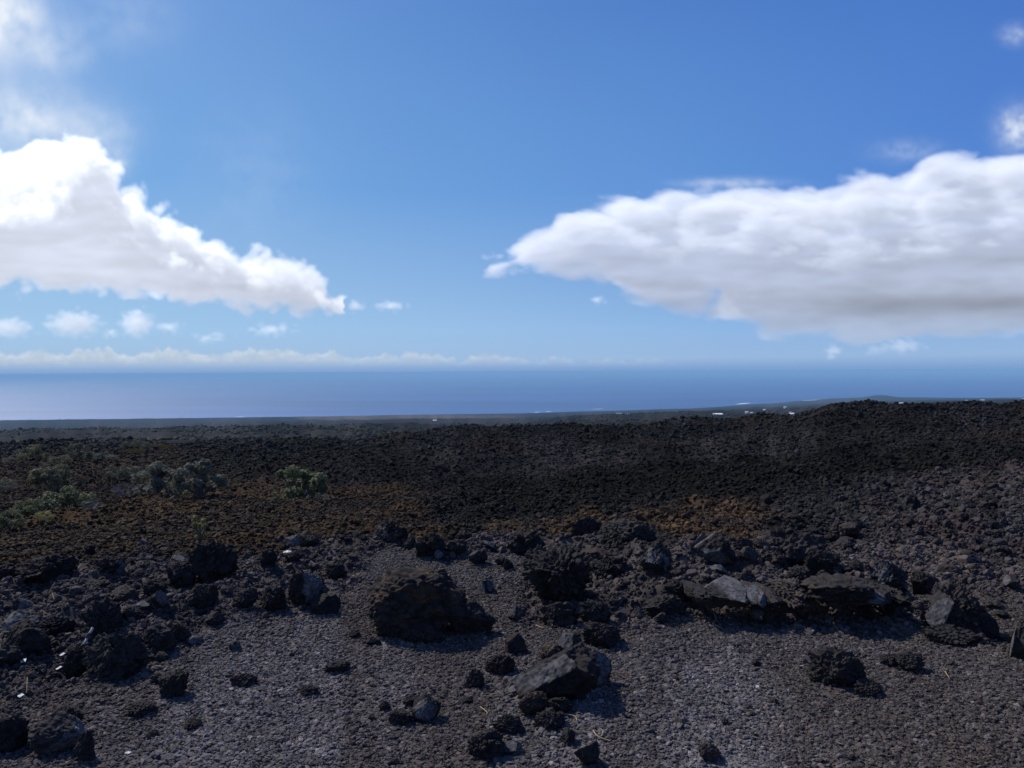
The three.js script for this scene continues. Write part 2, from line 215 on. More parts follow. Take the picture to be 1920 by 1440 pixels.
function relief(x, z, d, rough, cell) {
  let h = 0;
  for (let i = 0; i < OCT.length; i++) {
    const [l, a, d0, d1] = OCT[i], w = sstep(d0, d1, d) * sstep(1.6, 3.2, l / cell); if (w <= 0) continue;
    const ax = i > 2 && i < 6 ? 0.6 : 1, n = N2(ax * x / l + i * 17.3, z / l - i * 5.1), rid = 0.34 - Math.abs(N2(ax * x / l * 0.9 + 40 + i, z / l * 0.9));
    h += a * w * (l > 60 ? 1 : rough) * (i < 4 ? n : 0.45 * n + 0.75 * rid);
  }
  return d > 6000 ? h * mix(1, 0.15, sstep(6000, 8000, d)) : h;
}
const landH = (x, z, zn, cell = 0.02) => baseH(x, z) + relief(x, z, zn.d, zn.rough, cell);

const lavaMat = new THREE.MeshPhysicalMaterial({ vertexColors: true, roughness: 0.92, specularIntensity: 0.25, name: 'lava' });
{
  const az = []; const lim = 0.83;
  for (let a = -Math.PI; a < -lim; a += 0.06) az.push(a);
  const M = 780; for (let i = 0; i <= M; i++) az.push(-lim + (2 * lim * i) / M);
  for (let a = lim + 0.03; a < Math.PI - 0.02; a += 0.06) az.push(a);
  az.push(Math.PI);
  const rr = [0.25]; let r = 0.8; while (r < 16500) { rr.push(r); r *= r < 4.5 ? 1.011 : r < 9 ? 1.0068 : r < 420 ? 1.0076 : r < 6500 ? 1.013 : 1.012; }
  const nc = az.length, nr = rr.length, pos = new Float32Array(nc * nr * 3), col = new Float32Array(nc * nr * 3);
  for (let j = 0; j < nr; j++) for (let i = 0; i < nc; i++) {
    const x = rr[j] * Math.sin(az[i]), z = -rr[j] * Math.cos(az[i]), zn = zone(x, z), o = (j * nc + i) * 3;
    const cell = rr[j] * (Math.abs(az[i]) > lim ? 0.05 : 0.0045);
    pos[o] = x; pos[o + 1] = landH(x, z, zn, cell); pos[o + 2] = z;
    const k = 1 + 0.35 * N2(x / (0.02 * zn.d + 0.02), z / (0.02 * zn.d + 0.02)); col[o] = zn.c[0] * k; col[o + 1] = zn.c[1] * k; col[o + 2] = zn.c[2] * k;
  }
  const idx = new Uint32Array((nc - 1) * (nr - 1) * 6); let q = 0;
  for (let j = 0; j < nr - 1; j++) for (let i = 0; i < nc - 1; i++) { const a = j * nc + i, b = a + 1, c = a + nc, d = c + 1; idx[q++] = a; idx[q++] = b; idx[q++] = c; idx[q++] = b; idx[q++] = d; idx[q++] = c; }
  const g = new THREE.BufferGeometry(); g.setAttribute('position', new THREE.BufferAttribute(pos, 3)); g.setAttribute('color', new THREE.BufferAttribute(col, 3)); g.setIndex(new THREE.BufferAttribute(idx, 1)); g.computeVertexNormals();
  const m = new THREE.Mesh(g, new THREE.MeshPhysicalMaterial({ vertexColors: true, roughness: 1, specularIntensity: 0.04, name: 'ground' })); m.name = 'ground'; m.userData.kind = 'structure'; m.receiveShadow = m.castShadow = true; scene.add(m);
  console.log('ground', nc, nr, (idx.length / 3) | 0);
}
// the sea, curved as the earth is
{
  const na = 420, nr = 300, pos = [], col = [], idx = [];
  for (let j = 0; j <= nr; j++) for (let i = 0; i <= na; i++) {
    const a = -1.25 + (2.5 * i) / na, r = 5200 * Math.pow(260000 / 5200, j / nr), x = r * Math.sin(a), z = -r * Math.cos(a);
    pos.push(x, SEA + EYE, z);
    const n = 1 + 0.26 * N2(x / 11000 + 3, z / 2600) + 0.2 * N2(x / 4200, z / 800); col.push(0.010 * n, 0.058 * n, 0.20 * n);
  }
  for (let j = 0; j < nr; j++) for (let i = 0; i < na; i++) { const a = j * (na + 1) + i, b = a + 1, c = a + na + 1, d = c + 1; idx.push(a, b, c, b, d, c); }
  const g = new THREE.BufferGeometry(); g.setAttribute('position', new THREE.Float32BufferAttribute(pos, 3)); g.setAttribute('color', new THREE.Float32BufferAttribute(col, 3)); g.setIndex(idx); g.computeVertexNormals();
  const m = new THREE.Mesh(g, new THREE.MeshStandardMaterial({ vertexColors: true, roughness: 0.55, name: 'sea_water' })); m.name = 'sea'; m.userData.kind = 'structure'; m.receiveShadow = true; scene.add(m);
}

// ------------------------------------------------------------------ names and labels
const taken = {};
const numbered = (n) => { const k = taken[n] = (taken[n] ?? -1) + 1; return k ? n + '_' + String(k).padStart(3, '0') : n; };
function tag(o, label, category, group, kind) { o.userData.label = label; o.userData.category = category; if (group) o.userData.group = group; if (kind) o.userData.kind = kind; return o; }
const shade = (o) => { o.traverse((m) => { if (m.isMesh) m.castShadow = m.receiveShadow = true; }); return o; };

// ------------------------------------------------------------------ rocks
const icos = {}; const ico = (d) => { if (!icos[d]) { const g = new THREE.IcosahedronGeometry(1, d); g.deleteAttribute('uv'); g.deleteAttribute('normal'); icos[d] = mergeVertices(g, 1e-5); } return icos[d]; };
// kind: 'clinker' spiny and bubbly, 'block' broken along flat faces (some dense and pale), 'dome' rounded, 'slab' thin plate
function rockGeo(seed, detail, kind, tint = 1, pale = 0.0, warm = 0, faces = [], asp = 1) {
  const R = rngOf(seed * 7919 + 13), g = ico(detail).clone(), p = g.attributes.position, n = p.count, col = new Float32Array(n * 3), ox = R() * 90, oy = R() * 90, oz = R() * 90;
  const blocky = kind === 'block' || kind === 'slab', cuts = [];
  for (let k = 0, m = blocky ? 9 : kind === 'dome' ? 4 : 8; k < m; k++) { const v = new THREE.Vector3(R() - 0.5, (R() - 0.5) * 0.9, R() - 0.5).normalize(); cuts.push([v, blocky ? 0.50 + 0.3 * R() : 0.60 + 0.26 * R(), R() < pale]); }
  for (const [a, b, c, d, pl] of faces) cuts.push([new THREE.Vector3(a, b, c).normalize(), d, !!pl]);
  const v = new THREE.Vector3(), maxf = detail * 0.55;
  for (let i = 0; i < n; i++) {
    v.fromBufferAttribute(p, i);
    const a = N3(v.x * 1.1 + ox, v.y * 1.1 + oy, v.z * 1.1 + oz), b = N3(v.x * 2.3 + oy, v.y * 2.3 + oz, v.z * 2.3 + ox);
    let s = 1 + (blocky ? 0.16 : 0.26) * a + (blocky ? 0.07 : 0.15) * b, cut = 0;
    v.multiplyScalar(s);
    for (const [m, d, pl] of cuts) { const t = v.dot(m) - d; if (t > 0) { v.addScaledVector(m, -t * (blocky ? 0.94 : 0.84)); if (pl) cut = Math.max(cut, sat(t * 9)); } }
    let h = 0, am = kind === 'clinker' ? 0.115 : kind === 'dome' ? 0.08 : 0.055, f = 3.1;
    while (f < maxf) { const q = N3(v.x * f + oz, v.y * f * asp + ox, v.z * f + oy); h += am * (kind === 'clinker' ? Math.abs(q) * 1.7 - 0.5 : q); f *= 2.05; am *= kind === 'clinker' ? 0.56 : 0.58; }
    h *= mix(1, 0.45, cut);
    v.multiplyScalar(1 + h / Math.max(0.4, v.length()));
    p.setXYZ(i, v.x, v.y, v.z);
    const w = 0.5 + 0.5 * N3(v.x * 1.7 + 50 + ox, v.y * 1.7, v.z * 1.7 + oy), u = N3(v.x * 6 + ox, v.y * 6 + 7, v.z * 6 + oz);
    let c = mix3([0.015, 0.0135, 0.013], [0.034, 0.030, 0.028], sat(w + 0.5 * u)); c = mix3(c, [0.062, 0.037, 0.021], sat((w - 0.45) * 2 + 0.5 * u) * warm); c = mix3(c, [0.076 + 0.045 * u, 0.074 + 0.045 * u, 0.076 + 0.045 * u].map((q) => q * (0.55 + 0.75 * w)), cut);
    col[i * 3] = c[0] * tint; col[i * 3 + 1] = c[1] * tint; col[i * 3 + 2] = c[2] * tint;
  }
  g.setAttribute('color', new THREE.BufferAttribute(col, 3)); g.computeVertexNormals();
  g.computeBoundingBox(); const bb = g.boundingBox, sz = bb.getSize(new THREE.Vector3()), ce = bb.getCenter(new THREE.Vector3());
  g.translate(-ce.x, -bb.min.y, -ce.z); g.scale(1 / sz.x, 1 / sz.y, 1 / sz.z);         // unit box standing on y = 0
  return g;
}
const geoCache = {};
let rockSeed = 100;
// px, py: photo position of the foot's front; w, h: its size in photo pixels
function rock(px, py, w, h, kind, label, o = {}) {
  const g = ground(px, py), d = Math.hypot(g.z, g.x) ? -g.z : 1, W = (w * d) / F, H = (h * d) / F / Math.cos(Math.atan2(EYE - g.y, d) * 0.5), D = W * (o.deep ?? 0.8), seed = o.seed ?? rockSeed++;
  const detail = o.detail ?? (w > 110 ? 44 : w > 60 ? 30 : w > 34 ? 20 : 13), key = [seed, detail, kind, o.tint, o.pale, o.warm].join();
  const geo = geoCache[key] ??= rockGeo(seed, detail, kind, o.tint ?? 1, o.pale ?? 0, o.warm ?? 0, o.faces ?? [], clamp(H / W, 0.25, 1.2));
  const m = new THREE.Mesh(geo, lavaMat); m.name = numbered(o.name ?? (kind === 'slab' ? 'lava_slab' : kind === 'block' ? 'lava_block' : 'lava_boulder'));
  const bury = o.bury ?? 0.24, R = rngOf(seed + 5);
  m.scale.set(W, H / (1 - bury), D); m.position.set(g.x * (1 + D * 0.38 / d), 0, g.z - D * 0.38); 
  { const zn = zone(m.position.x, m.position.z); m.position.y = Math.min(landH(m.position.x, m.position.z, zn), g.y + 0.05) - (bury * H) / (1 - bury) + (o.lift ?? 0); }
  if (o.rot) m.rotation.set(o.rot[0], o.rot[1], o.rot[2]); else m.rotation.y = (R() - 0.5) * 0.5;
  m.castShadow = m.receiveShadow = true; scene.add(m);
  return tag(m, label, o.cat ?? (kind === 'slab' ? 'slab' : 'rock'), o.group);
}
// the large rocks on and round the gravel
rock(782, 1196, 196, 112, 'dome', 'big dark brown boulder with a broad flat shaded face on the gravel', { warm: 0.75, seed: 3, deep: 0.7, tint: 0.95, bury: 0.06, rot: [0, 0.1, 0], faces: [[0.12, 0.05, 1, 0.42], [-0.9, 0.45, 0.3, 0.66], [0.75, 0.55, 0.2, 0.7], [0, 1, 0.1, 0.78]] });
rock(884, 1196, 98, 62, 'block', 'dark wedge block leaning against the big brown boulder', { warm: 0.4, seed: 8, tint: 0.85 });
rock(735, 1200, 66, 42, 'clinker', 'small spiny clinker at the foot of the big brown boulder', { warm: 0.2 });
rock(792, 1208, 84, 34, 'clinker', 'low jagged clinker under the flat face of the big brown boulder', { warm: 0.2 });
rock(745, 1090, 56, 14, 'slab', 'thin dark plate lying behind the big brown boulder', { pale: 0.2 });
rock(785, 1093, 24, 12, 'block', 'small pale grey chip on the gravel behind the big brown boulder', { pale: 0.9, name: 'stone', cat: 'stone' });
rock(1043, 1140, 138, 104, 'clinker', 'big round black boulder with a knobbly clinker surface', { seed: 21, deep: 0.95, bury: 0.12 });
rock(1048, 1174, 76, 50, 'dome', 'round brownish boulder in front of the big round black boulder', { warm: 0.35 });
rock(1116, 1174, 66, 42, 'clinker', 'black clinker just beside the round brownish boulder', {});
rock(1010, 1072, 62, 52, 'dome', 'grey-topped boulder just behind the big round black boulder', { tint: 1.3 });
rock(985, 1037, 72, 44, 'dome', 'smooth dark hump of lava at the gravel edge behind the grey-topped boulder', { tint: 0.9 });
rock(953, 1071, 22, 22, 'clinker', 'little black stone beside the grey-topped boulder', { name: 'stone', cat: 'stone' });
rock(735, 1028, 64, 40, 'clinker', 'black boulder with a pale cracked cap where gravel meets brown lava', { pale: 0.3, tint: 0.9 });
rock(770, 1028, 32, 30, 'clinker', 'small peaked black rock beside the boulder with the cracked cap', {});
rock(807, 1049, 64, 44, 'clinker', 'jagged two-peaked black boulder on the far gravel', { tint: 0.85 });
rock(858, 1045, 42, 24, 'dome', 'low brownish rock beside the jagged two-peaked boulder', { warm: 0.4, tint: 1.2 });
rock(868, 1024, 34, 22, 'clinker', 'small black rock at the margin of the orange-brown lava', {});
rock(897, 1062, 38, 24, 'clinker', 'small rock with a pale pebble cap on the far gravel', { pale: 0.3 });
rock(912, 1028, 36, 18, 'block', 'pale blue-grey pitted stone at the margin of the orange-brown lava', { pale: 0.8, tint: 1.1, name: 'stone', cat: 'stone' });
rock(910, 1113, 32, 24, 'block', 'small triangular stone with one bright face between the two big boulders', { pale: 0.5, name: 'stone', cat: 'stone' });
rock(966, 1166, 28, 26, 'block', 'small blue-grey stone at the foot of the big round black boulder', { pale: 0.8, tint: 0.9, name: 'stone', cat: 'stone' });
rock(985, 1158, 24, 14, 'slab', 'thin grey flake beside the small blue-grey stone', { pale: 0.5 });
rock(1098, 1016, 62, 50, 'clinker', 'tall black boulder standing against the orange-brown lava', {});
rock(1135, 1014, 42, 26, 'dome', 'squat black rock between the tall black boulder and the grey mound', { tint: 0.8 });
rock(1188, 1020, 96, 48, 'clinker', 'broad greyish mound of lava at the foot of the orange-brown patch', { tint: 1.35, deep: 0.9 });
rock(1075, 1042, 26, 18, 'block', 'small dark wedge stone on the reddish bank', { name: 'stone', cat: 'stone' });
rock(1118, 1042, 64, 16, 'slab', 'low reddish brown plate on the bank behind the rubble', { warm: 0.9 });
rock(1150, 1090, 74, 46, 'clinker', 'spiky black clinker beside the big round black boulder', {});
rock(1232, 1082, 66, 54, 'clinker', 'dark boulder with pale grey broken facets on the bank', { pale: 0.55, tint: 1.1 });
rock(1200, 1150, 30, 20, 'block', 'upper pale grey flat-faced stone of the little trio on the bank', { pale: 0.9, name: 'stone', cat: 'stone' });
rock(1163, 1166, 24, 16, 'block', 'pale grey wedge of the little trio, on its gravel side', { pale: 0.95, name: 'stone', cat: 'stone' });
rock(1196, 1164, 24, 14, 'block', 'pale grey pyramid of the little trio, on its bank side', { pale: 0.95, name: 'stone', cat: 'stone' });
rock(1245, 1165, 90, 42, 'clinker', 'dark ragged clinker between the little pale trio and the ledge', {});
rock(1270, 1140, 60, 36, 'clinker', 'black clinker above the near end of the ledge', {});
rock(1340, 1062, 80, 50, 'block', 'black block with bright grey broken edges on the bank crest', { pale: 0.35, seed: 61, tint: 0.9 });
rock(1312, 1046, 30, 34, 'block', 'pale grey shard standing against the black block on the bank crest', { pale: 0.9 });
rock(1392, 1048, 44, 36, 'clinker', 'dark rounded rock beside the black block with bright edges', {});
rock(1398, 1060, 40, 26, 'block', 'grey curled rock in front of the dark rounded rock', { pale: 0.25, tint: 1.4 });
rock(1426, 1040, 30, 18, 'dome', 'small pinkish brown stone on the bank crest', { warm: 0.7, tint: 1.6, name: 'stone', cat: 'stone' });
rock(1452, 1058, 50, 28, 'dome', 'brownish rock below the dark upright rock', { warm: 0.5, tint: 1.2 });
rock(1461, 1030, 28, 36, 'clinker', 'dark upright rock at the edge of the orange-brown lava', {});
rock(1506, 1056, 92, 62, 'dome', 'large grey rounded boulder on the bank beside the orange-brown lava', { tint: 1.3, seed: 74 });
rock(1538, 1076, 70, 46, 'clinker', 'rough dark boulder leaning on the large grey rounded boulder', {});
rock(1498, 1092, 60, 36, 'clinker', 'black clinker below the large grey rounded boulder', {});
rock(1540, 1082, 24, 18, 'block', 'pale grey stone stuck in rubble above the ledge', { pale: 0.95, name: 'stone', cat: 'stone' });
rock(1348, 1087, 32, 16, 'block', 'pale bluish stone lying in rubble above the pale crust slab', { pale: 0.9, name: 'stone', cat: 'stone' });
rock(1405, 1099, 36, 9, 'slab', 'thin pale flake lying on the rubble above the pale crust slab', { pale: 1, tint: 1.1 });
rock(1395, 1112, 46, 24, 'block', 'flat-sided brown block just above the pale crust slab', { warm: 0.5 });
rock(1565, 1106, 26, 20, 'block', 'grey stone at the lip of the shaded ledge face', { pale: 0.4, tint: 1.1, name: 'stone', cat: 'stone' });
rock(1650, 1076, 22, 16, 'block', 'pale chip on top of the rubble bank', { pale: 1, name: 'stone', cat: 'stone' });
rock(1672, 1104, 76, 54, 'clinker', 'ragged black boulder with pale patches at the end of the ledge', { pale: 0.3 });
rock(1730, 1116, 52, 44, 'clinker', 'dark clinker beside the end of the ledge', {});
// the ledge: crust slabs that jut out over the gravel from the bank behind
function ledge(x0, x1, top, foot, front, depth, kind, label, o = {}) {
  const cx = (x0 + x1) / 2, at = (y) => EYE - ((level(cx, y) - HOR) / F) * front, W = ((x1 - x0) / F) * front, y0 = at(foot), y1 = at(top), seed = o.seed ?? rockSeed++;
  const m = new THREE.Mesh(rockGeo(seed, o.detail ?? 30, kind, o.tint ?? 1, o.pale ?? 0, o.warm ?? 0, o.faces ?? []), lavaMat); m.name = numbered(o.name ?? (kind === 'slab' ? 'lava_slab' : 'lava_block'));
  m.scale.set(W * 1.06, y1 - y0, depth); m.position.set(((cx - 960) / F) * front, y0, -front - depth / 2); m.rotation.set(...(o.rot ?? [0, 0, 0])); m.castShadow = m.receiveShadow = true; scene.add(m);
  return tag(m, label, o.cat ?? (kind === 'slab' ? 'slab' : 'rock'));
}
ledge(1300, 1350, 1115, 1148, 5.0, 0.5, 'block', 'grey rounded knob at the near end of the pale crust slab', { pale: 0.6, tint: 0.8 });
ledge(1335, 1428, 1113, 1142, 4.98, 0.5, 'slab', 'long pale grey crust slab jutting over the dark hollow', { pale: 0.6, seed: 90, faces: [[0, 0.75, 0.75, 0.45, 1]], rot: [0.06, 0.04, -0.06] });
ledge(1405, 1455, 1118, 1150, 4.97, 0.5, 'block', 'second pale crust piece butting against the long crust slab', { pale: 0.6, faces: [[0, 0.7, 0.8, 0.5, 1]] });
ledge(1436, 1484, 1120, 1154, 5.0, 0.5, 'block', 'blue-grey shaded block at the broken end of the pale crust slab', { pale: 0.2, tint: 1.1 });
ledge(1416, 1436, 1150, 1168, 4.95, 0.16, 'block', 'small brownish stone propped under the crust slab', { warm: 0.7, tint: 1.5, name: 'stone', cat: 'stone', detail: 13 });
ledge(1470, 1545, 1106, 1152, 5.02, 0.5, 'clinker', 'brownish rubbly crust hanging over the dark hollow', { warm: 0.5, tint: 1.5 });
ledge(1528, 1655, 1098, 1154, 5.0, 0.5, 'dome', 'thick dark crust block with a flat shaded face over the hollow', { warm: 0.25, tint: 0.95, seed: 97, faces: [[0, -0.1, 1, 0.4], [0.1, 1, 0.2, 0.7]] });
ledge(1610, 1690, 1104, 1156, 5.02, 0.5, 'block', 'crust block with small bright facets at the far end of the ledge', { pale: 0.3, seed: 101 });
ledge(1672, 1735, 1122, 1160, 5.06, 0.5, 'clinker', 'dark crust lump ending the ledge over the hollow', {});
// right hand rocks
rock(1792, 1196, 140, 88, 'clinker', 'big clinker boulder with a pale plate leaning on its side', { seed: 110, warm: 0.15, tint: 1.1});
rock(1842, 1198, 62, 52, 'block', 'black block in the shade of the big clinker boulder with the pale plate', { tint: 0.8 });
rock(1738, 1196, 34, 88, 'slab', 'pale smooth plate leaning on the big clinker boulder', { pale: 1, tint: 1.05, rot: [-0.15, 0.25, -0.55], deep: 2.2, seed: 113, bury: 0.03, detail: 24 });
rock(1780, 1212, 110, 30, 'clinker', 'low dark rubble lump before the big clinker boulder', { warm: 0.15 });
rock(1918, 1240, 64, 78, 'block', 'bluish block with a pale top beyond the big clinker boulder', { pale: 0.5, tint: 1.0 });
rock(1900, 1205, 30, 24, 'dome', 'small reddish rock beside the bluish block with a pale top', { warm: 0.9, tint: 1.4 });
rock(1574, 1292, 108, 66, 'clinker', 'knobbly dark clinker heap alone on the brownish gravel', { seed: 121 });
rock(1622, 1308, 62, 26, 'clinker', 'low black clinker trailing from the knobbly clinker heap', {});
rock(1532, 1282, 40, 20, 'clinker', 'small dark clinker leaning on the knobbly clinker heap', {});
rock(1670, 1252, 40, 22, 'clinker', 'small rounded clinker beside the black clinker pair', {});
rock(1708, 1262, 56, 32, 'clinker', 'larger black clinker on the brownish gravel, paired with a small one', {});
rock(1330, 1428, 42, 30, 'dome', 'round brown stone half sunk in the pale gravel', { warm: 0.5, tint: 1.4 });
rock(1712, 962, 34, 40, 'block', 'dark square block standing on the lava slope', { tint: 0.8 });
rock(1606, 1000, 42, 30, 'clinker', 'dark hollow clinker at the foot of the lava slope', {});
// centre rocks
rock(1045, 1322, 168, 92, 'block', 'central blue-grey rock with a smooth curved face and deep shade beneath', { seed: 131, tint: 0.75, bury: 0.1, faces: [[-0.6, 0.5, 0.65, 0.56, 1]] });
rock(1112, 1292, 74, 62, 'block', 'brown-topped block on the shaded side of the central blue-grey rock', { warm: 0.5, pale: 0.2, seed: 134 });
rock(1002, 1344, 64, 42, 'clinker', 'yellowish brown stone at the foot of the central blue-grey rock', { warm: 0.7, tint: 1.3 });
rock(1045, 1345, 60, 30, 'clinker', 'dark clinker in the shade under the central blue-grey rock', { tint: 0.8 });
rock(985, 1304, 34, 34, 'slab', 'upright thin grey flake beside the central blue-grey rock', { pale: 1, tint: 0.9, rot: [0.1, 0.4, -0.5] });
rock(968, 1303, 36, 14, 'slab', 'flat grey flake lying beside the central blue-grey rock', { pale: 1, tint: 0.9 });
rock(1068, 1236, 52, 46, 'block', 'pale blue-grey pointed stone behind the central rock', { pale: 0.75, tint: 0.9 });
rock(1030, 1240, 46, 26, 'clinker', 'reddish clinker beside the pale blue-grey pointed stone', { warm: 0.9, tint: 1.4 });
rock(1130, 1218, 80, 44, 'clinker', 'rough black clinker behind the pale blue-grey pointed stone', {});
rock(968, 1228, 46, 34, 'block', 'small square black rock with a reddish top', { warm: 0.5, tint: 0.9 });
rock(938, 1268, 62, 36, 'clinker', 'rust-red clinker on the gravel near the central rock', { warm: 0.9, tint: 1.1 });
rock(889, 1294, 40, 34, 'block', 'black pyramid stone on the gravel near the rust-red clinker', { tint: 0.8, name: 'stone', cat: 'stone' });
rock(876, 1322, 24, 14, 'clinker', 'tiny black clinker below the black pyramid stone', { name: 'stone', cat: 'stone' });
rock(800, 1356, 62, 46, 'block', 'blue-black faceted rock in the brownish gravel', { pale: 0.15 });
rock(752, 1362, 52, 26, 'clinker', 'low black clinker beside the blue-black faceted rock', {});
rock(770, 1324, 34, 16, 'clinker', 'flat black clinker above the blue-black faceted rock', {});
rock(722, 1334, 24, 18, 'clinker', 'small black clinker farther along from the blue-black faceted rock', { name: 'stone', cat: 'stone' });
rock(636, 1262, 46, 20, 'block', 'small grey wedge stone on the open gravel', { pale: 0.3, name: 'stone', cat: 'stone' });
rock(912, 1428, 74, 48, 'clinker', 'black clinker with a pale flake at its side', {});
rock(958, 1418, 44, 24, 'slab', 'smooth pale grey flake beside a black clinker', { pale: 1 });
rock(952, 1382, 60, 34, 'clinker', 'low dark rubble clump between flake and central rock', {});
rock(1030, 1372, 66, 32, 'clinker', 'dark rubble clump just below the central blue-grey rock', {});
rock(1062, 1398, 34, 28, 'clinker', 'small black clinker below the dark rubble clump', {});
rock(1100, 1440, 52, 36, 'block', 'black angular stone by a yellow twig', { tint: 0.85 });
rock(665, 1196, 26, 14, 'clinker', 'tiny black clinker beside the big brown boulder', { name: 'stone', cat: 'stone' });
rock(700, 1212, 30, 14, 'block', 'small dark wedge in front of the big brown boulder', { name: 'stone', cat: 'stone' });
// left hand rocks
rock(215, 1274, 120, 72, 'dome', 'large dark smooth-backed boulder beside the striped stick', { seed: 151, tint: 1.0 });
rock(150, 1262, 70, 52, 'clinker', 'rough clinker joined to the large smooth-backed boulder', {});
rock(300, 1228, 64, 46, 'block', 'dark rock with a bright sloping top beside the large smooth-backed boulder', { pale: 0.4 });
rock(335, 1206, 46, 34, 'clinker', 'round brownish clinker behind the rock with a bright sloping top', { warm: 0.3 });
rock(364, 1208, 30, 16, 'block', 'pale stone beside the round brownish clinker', { pale: 0.9, name: 'stone', cat: 'stone' });
rock(325, 1308, 60, 46, 'clinker', 'black pointed clinker alone on the pale gravel', {});
rock(294, 1282, 26, 16, 'clinker', 'little clinker above the black pointed clinker', { name: 'stone', cat: 'stone' });
rock(265, 1346, 60, 22, 'clinker', 'low reddish black rubble patch beside the pale gravel', { warm: 0.3 });
rock(456, 1290, 54, 22, 'clinker', 'flat dark clinker patch on the middle gravel', { warm: 0.2 });
rock(580, 1308, 40, 18, 'clinker', 'small flat dark clinker on the open gravel', {});
rock(360, 1372, 40, 18, 'clinker', 'dark little clinker group on the pale gravel', { warm: 0.2 });
rock(108, 1418, 112, 68, 'block', 'angular grey-faced block in the rubble beside pale gravel', { pale: 0.3, seed: 163, tint: 1.2 });
rock(158, 1432, 38, 56, 'clinker', 'dark clinker against the angular grey-faced block', {});
rock(14, 1412, 80, 62, 'dome', 'dark rounded boulder cut by the angular grey-faced block', { tint: 0.75 });
rock(122, 1364, 68, 30, 'clinker', 'reddish black clinker behind the angular grey-faced block', { warm: 0.3 });
rock(52, 1238, 96, 62, 'block', 'shaded dark block in the rubble below a pale-topped rock', { tint: 0.85 });
rock(20, 1262, 60, 34, 'block', 'grey-edged flat rock next to a scrap of white litter', { pale: 0.4 });
rock(38, 1192, 76, 44, 'block', 'rock with pale upper faces at the rubble edge', { pale: 0.5 });
rock(44, 1145, 40, 30, 'block', 'pale green-grey stone in the rubble', { pale: 0.6 });
rock(105, 1196, 70, 40, 'clinker', 'black clinker behind the striped stick', {});
rock(195, 1196, 78, 62, 'clinker', 'tall black clinker beside the striped stick', {});
rock(250, 1176, 50, 30, 'clinker', 'dark clinker behind the tall black clinker', {});
rock(225, 1165, 34, 12, 'slab', 'pale flat flake in the rubble behind the tall black clinker', { pale: 0.9 });
rock(165, 1168, 24, 10, 'slab', 'tiny pale flake by the tip of the striped stick', { pale: 1 });
rock(295, 1150, 42, 34, 'block', 'pointed stone with one bright edge in the rubble', { pale: 0.4 });
rock(270, 1155, 30, 12, 'slab', 'grey flake beside the pointed stone with one bright edge', { pale: 0.9 });
rock(290, 1114, 50, 28, 'clinker', 'black clinker on the rubble slope above the pointed stone', {});
rock(180, 1102, 60, 18, 'clinker', 'low shaded hollow clinker on the rubble slope', {});
rock(78, 1104, 112, 52, 'clinker', 'wide black boulder at the margin of the brown lava', { seed: 181, tint: 0.85 });
rock(118, 1090, 50, 46, 'dome', 'rounded black hump joined to the wide black boulder', { tint: 0.85 });
rock(10, 1100, 50, 30, 'clinker', 'black lump beside the wide black boulder', {});
rock(205, 1080, 70, 34, 'clinker', 'dark boulder with grey bits on its crown', { pale: 0.25 });
rock(268, 1058, 56, 34, 'clinker', 'black rock carrying a pale stone on top', {});
rock(270, 1030, 16, 14, 'block', 'pale stone on top of a black rock', { pale: 1, lift: 0.03, name: 'stone', cat: 'stone' });
rock(167, 1046, 24, 20, 'clinker', 'small black clinker out on the brown lava', { name: 'stone', cat: 'stone' });
rock(308, 1034, 30, 18, 'clinker', 'small black clinker near the yellow weed', { name: 'stone', cat: 'stone' });
rock(330, 1056, 40, 22, 'block', 'grey stone in the rubble near the yellow weed', { pale: 0.5 });
rock(345, 1070, 46, 22, 'block', 'blue-grey flat stone below the yellow weed', { pale: 0.6 });
rock(400, 1092, 96, 72, 'clinker', 'big black clinker heap below the yellow weed', { seed: 195, tint: 0.85 });
rock(340, 1092, 60, 40, 'clinker', 'dark clinker beside the big black clinker heap', {});
rock(390, 1034, 30, 18, 'clinker', 'black stone right at the foot of the yellow weed', { name: 'stone', cat: 'stone' });
rock(430, 1036, 28, 16, 'clinker', 'black stone a step beyond the yellow weed', { name: 'stone', cat: 'stone' });
rock(380, 1136, 60, 40, 'clinker', 'black clinker in the middle of the rubble slope', {});
rock(460, 1148, 50, 32, 'clinker', 'low black clinker beside the round shaded boulder', {});
rock(512, 1146, 56, 44, 'dome', 'round shaded boulder at the gravel edge', { tint: 0.8 });
rock(575, 1142, 84, 68, 'clinker', 'tall boulder with pale crystals on its peak at the gravel edge', { pale: 0.3, seed: 204 });
rock(612, 1154, 56, 32, 'block', 'black brick-shaped block with a bright top edge', { pale: 0.12, tint: 0.75 });
rock(505, 1066, 36, 36, 'block', 'square dark rock near the white strip', { tint: 0.8 });
rock(553, 1030, 48, 26, 'clinker', 'dark rock with white-grey chips beyond the white strip', { pale: 0.3 });
rock(580, 1036, 44, 20, 'clinker', 'black clinker beside the rock with white-grey chips', {});
rock(628, 1080, 42, 26, 'clinker', 'peaked black clinker on the far gravel edge', {});
rock(550, 1058, 40, 16, 'clinker', 'low black clinker under the white strip', {});
rock(500, 1042, 36, 14, 'block', 'blue-grey stone beside the white strip', { pale: 0.4, name: 'stone', cat: 'stone' });
rock(655, 1040, 40, 12, 'clinker', 'low row of black lumps on the far gravel', {});
console.log('rocks', rockSeed - 100);
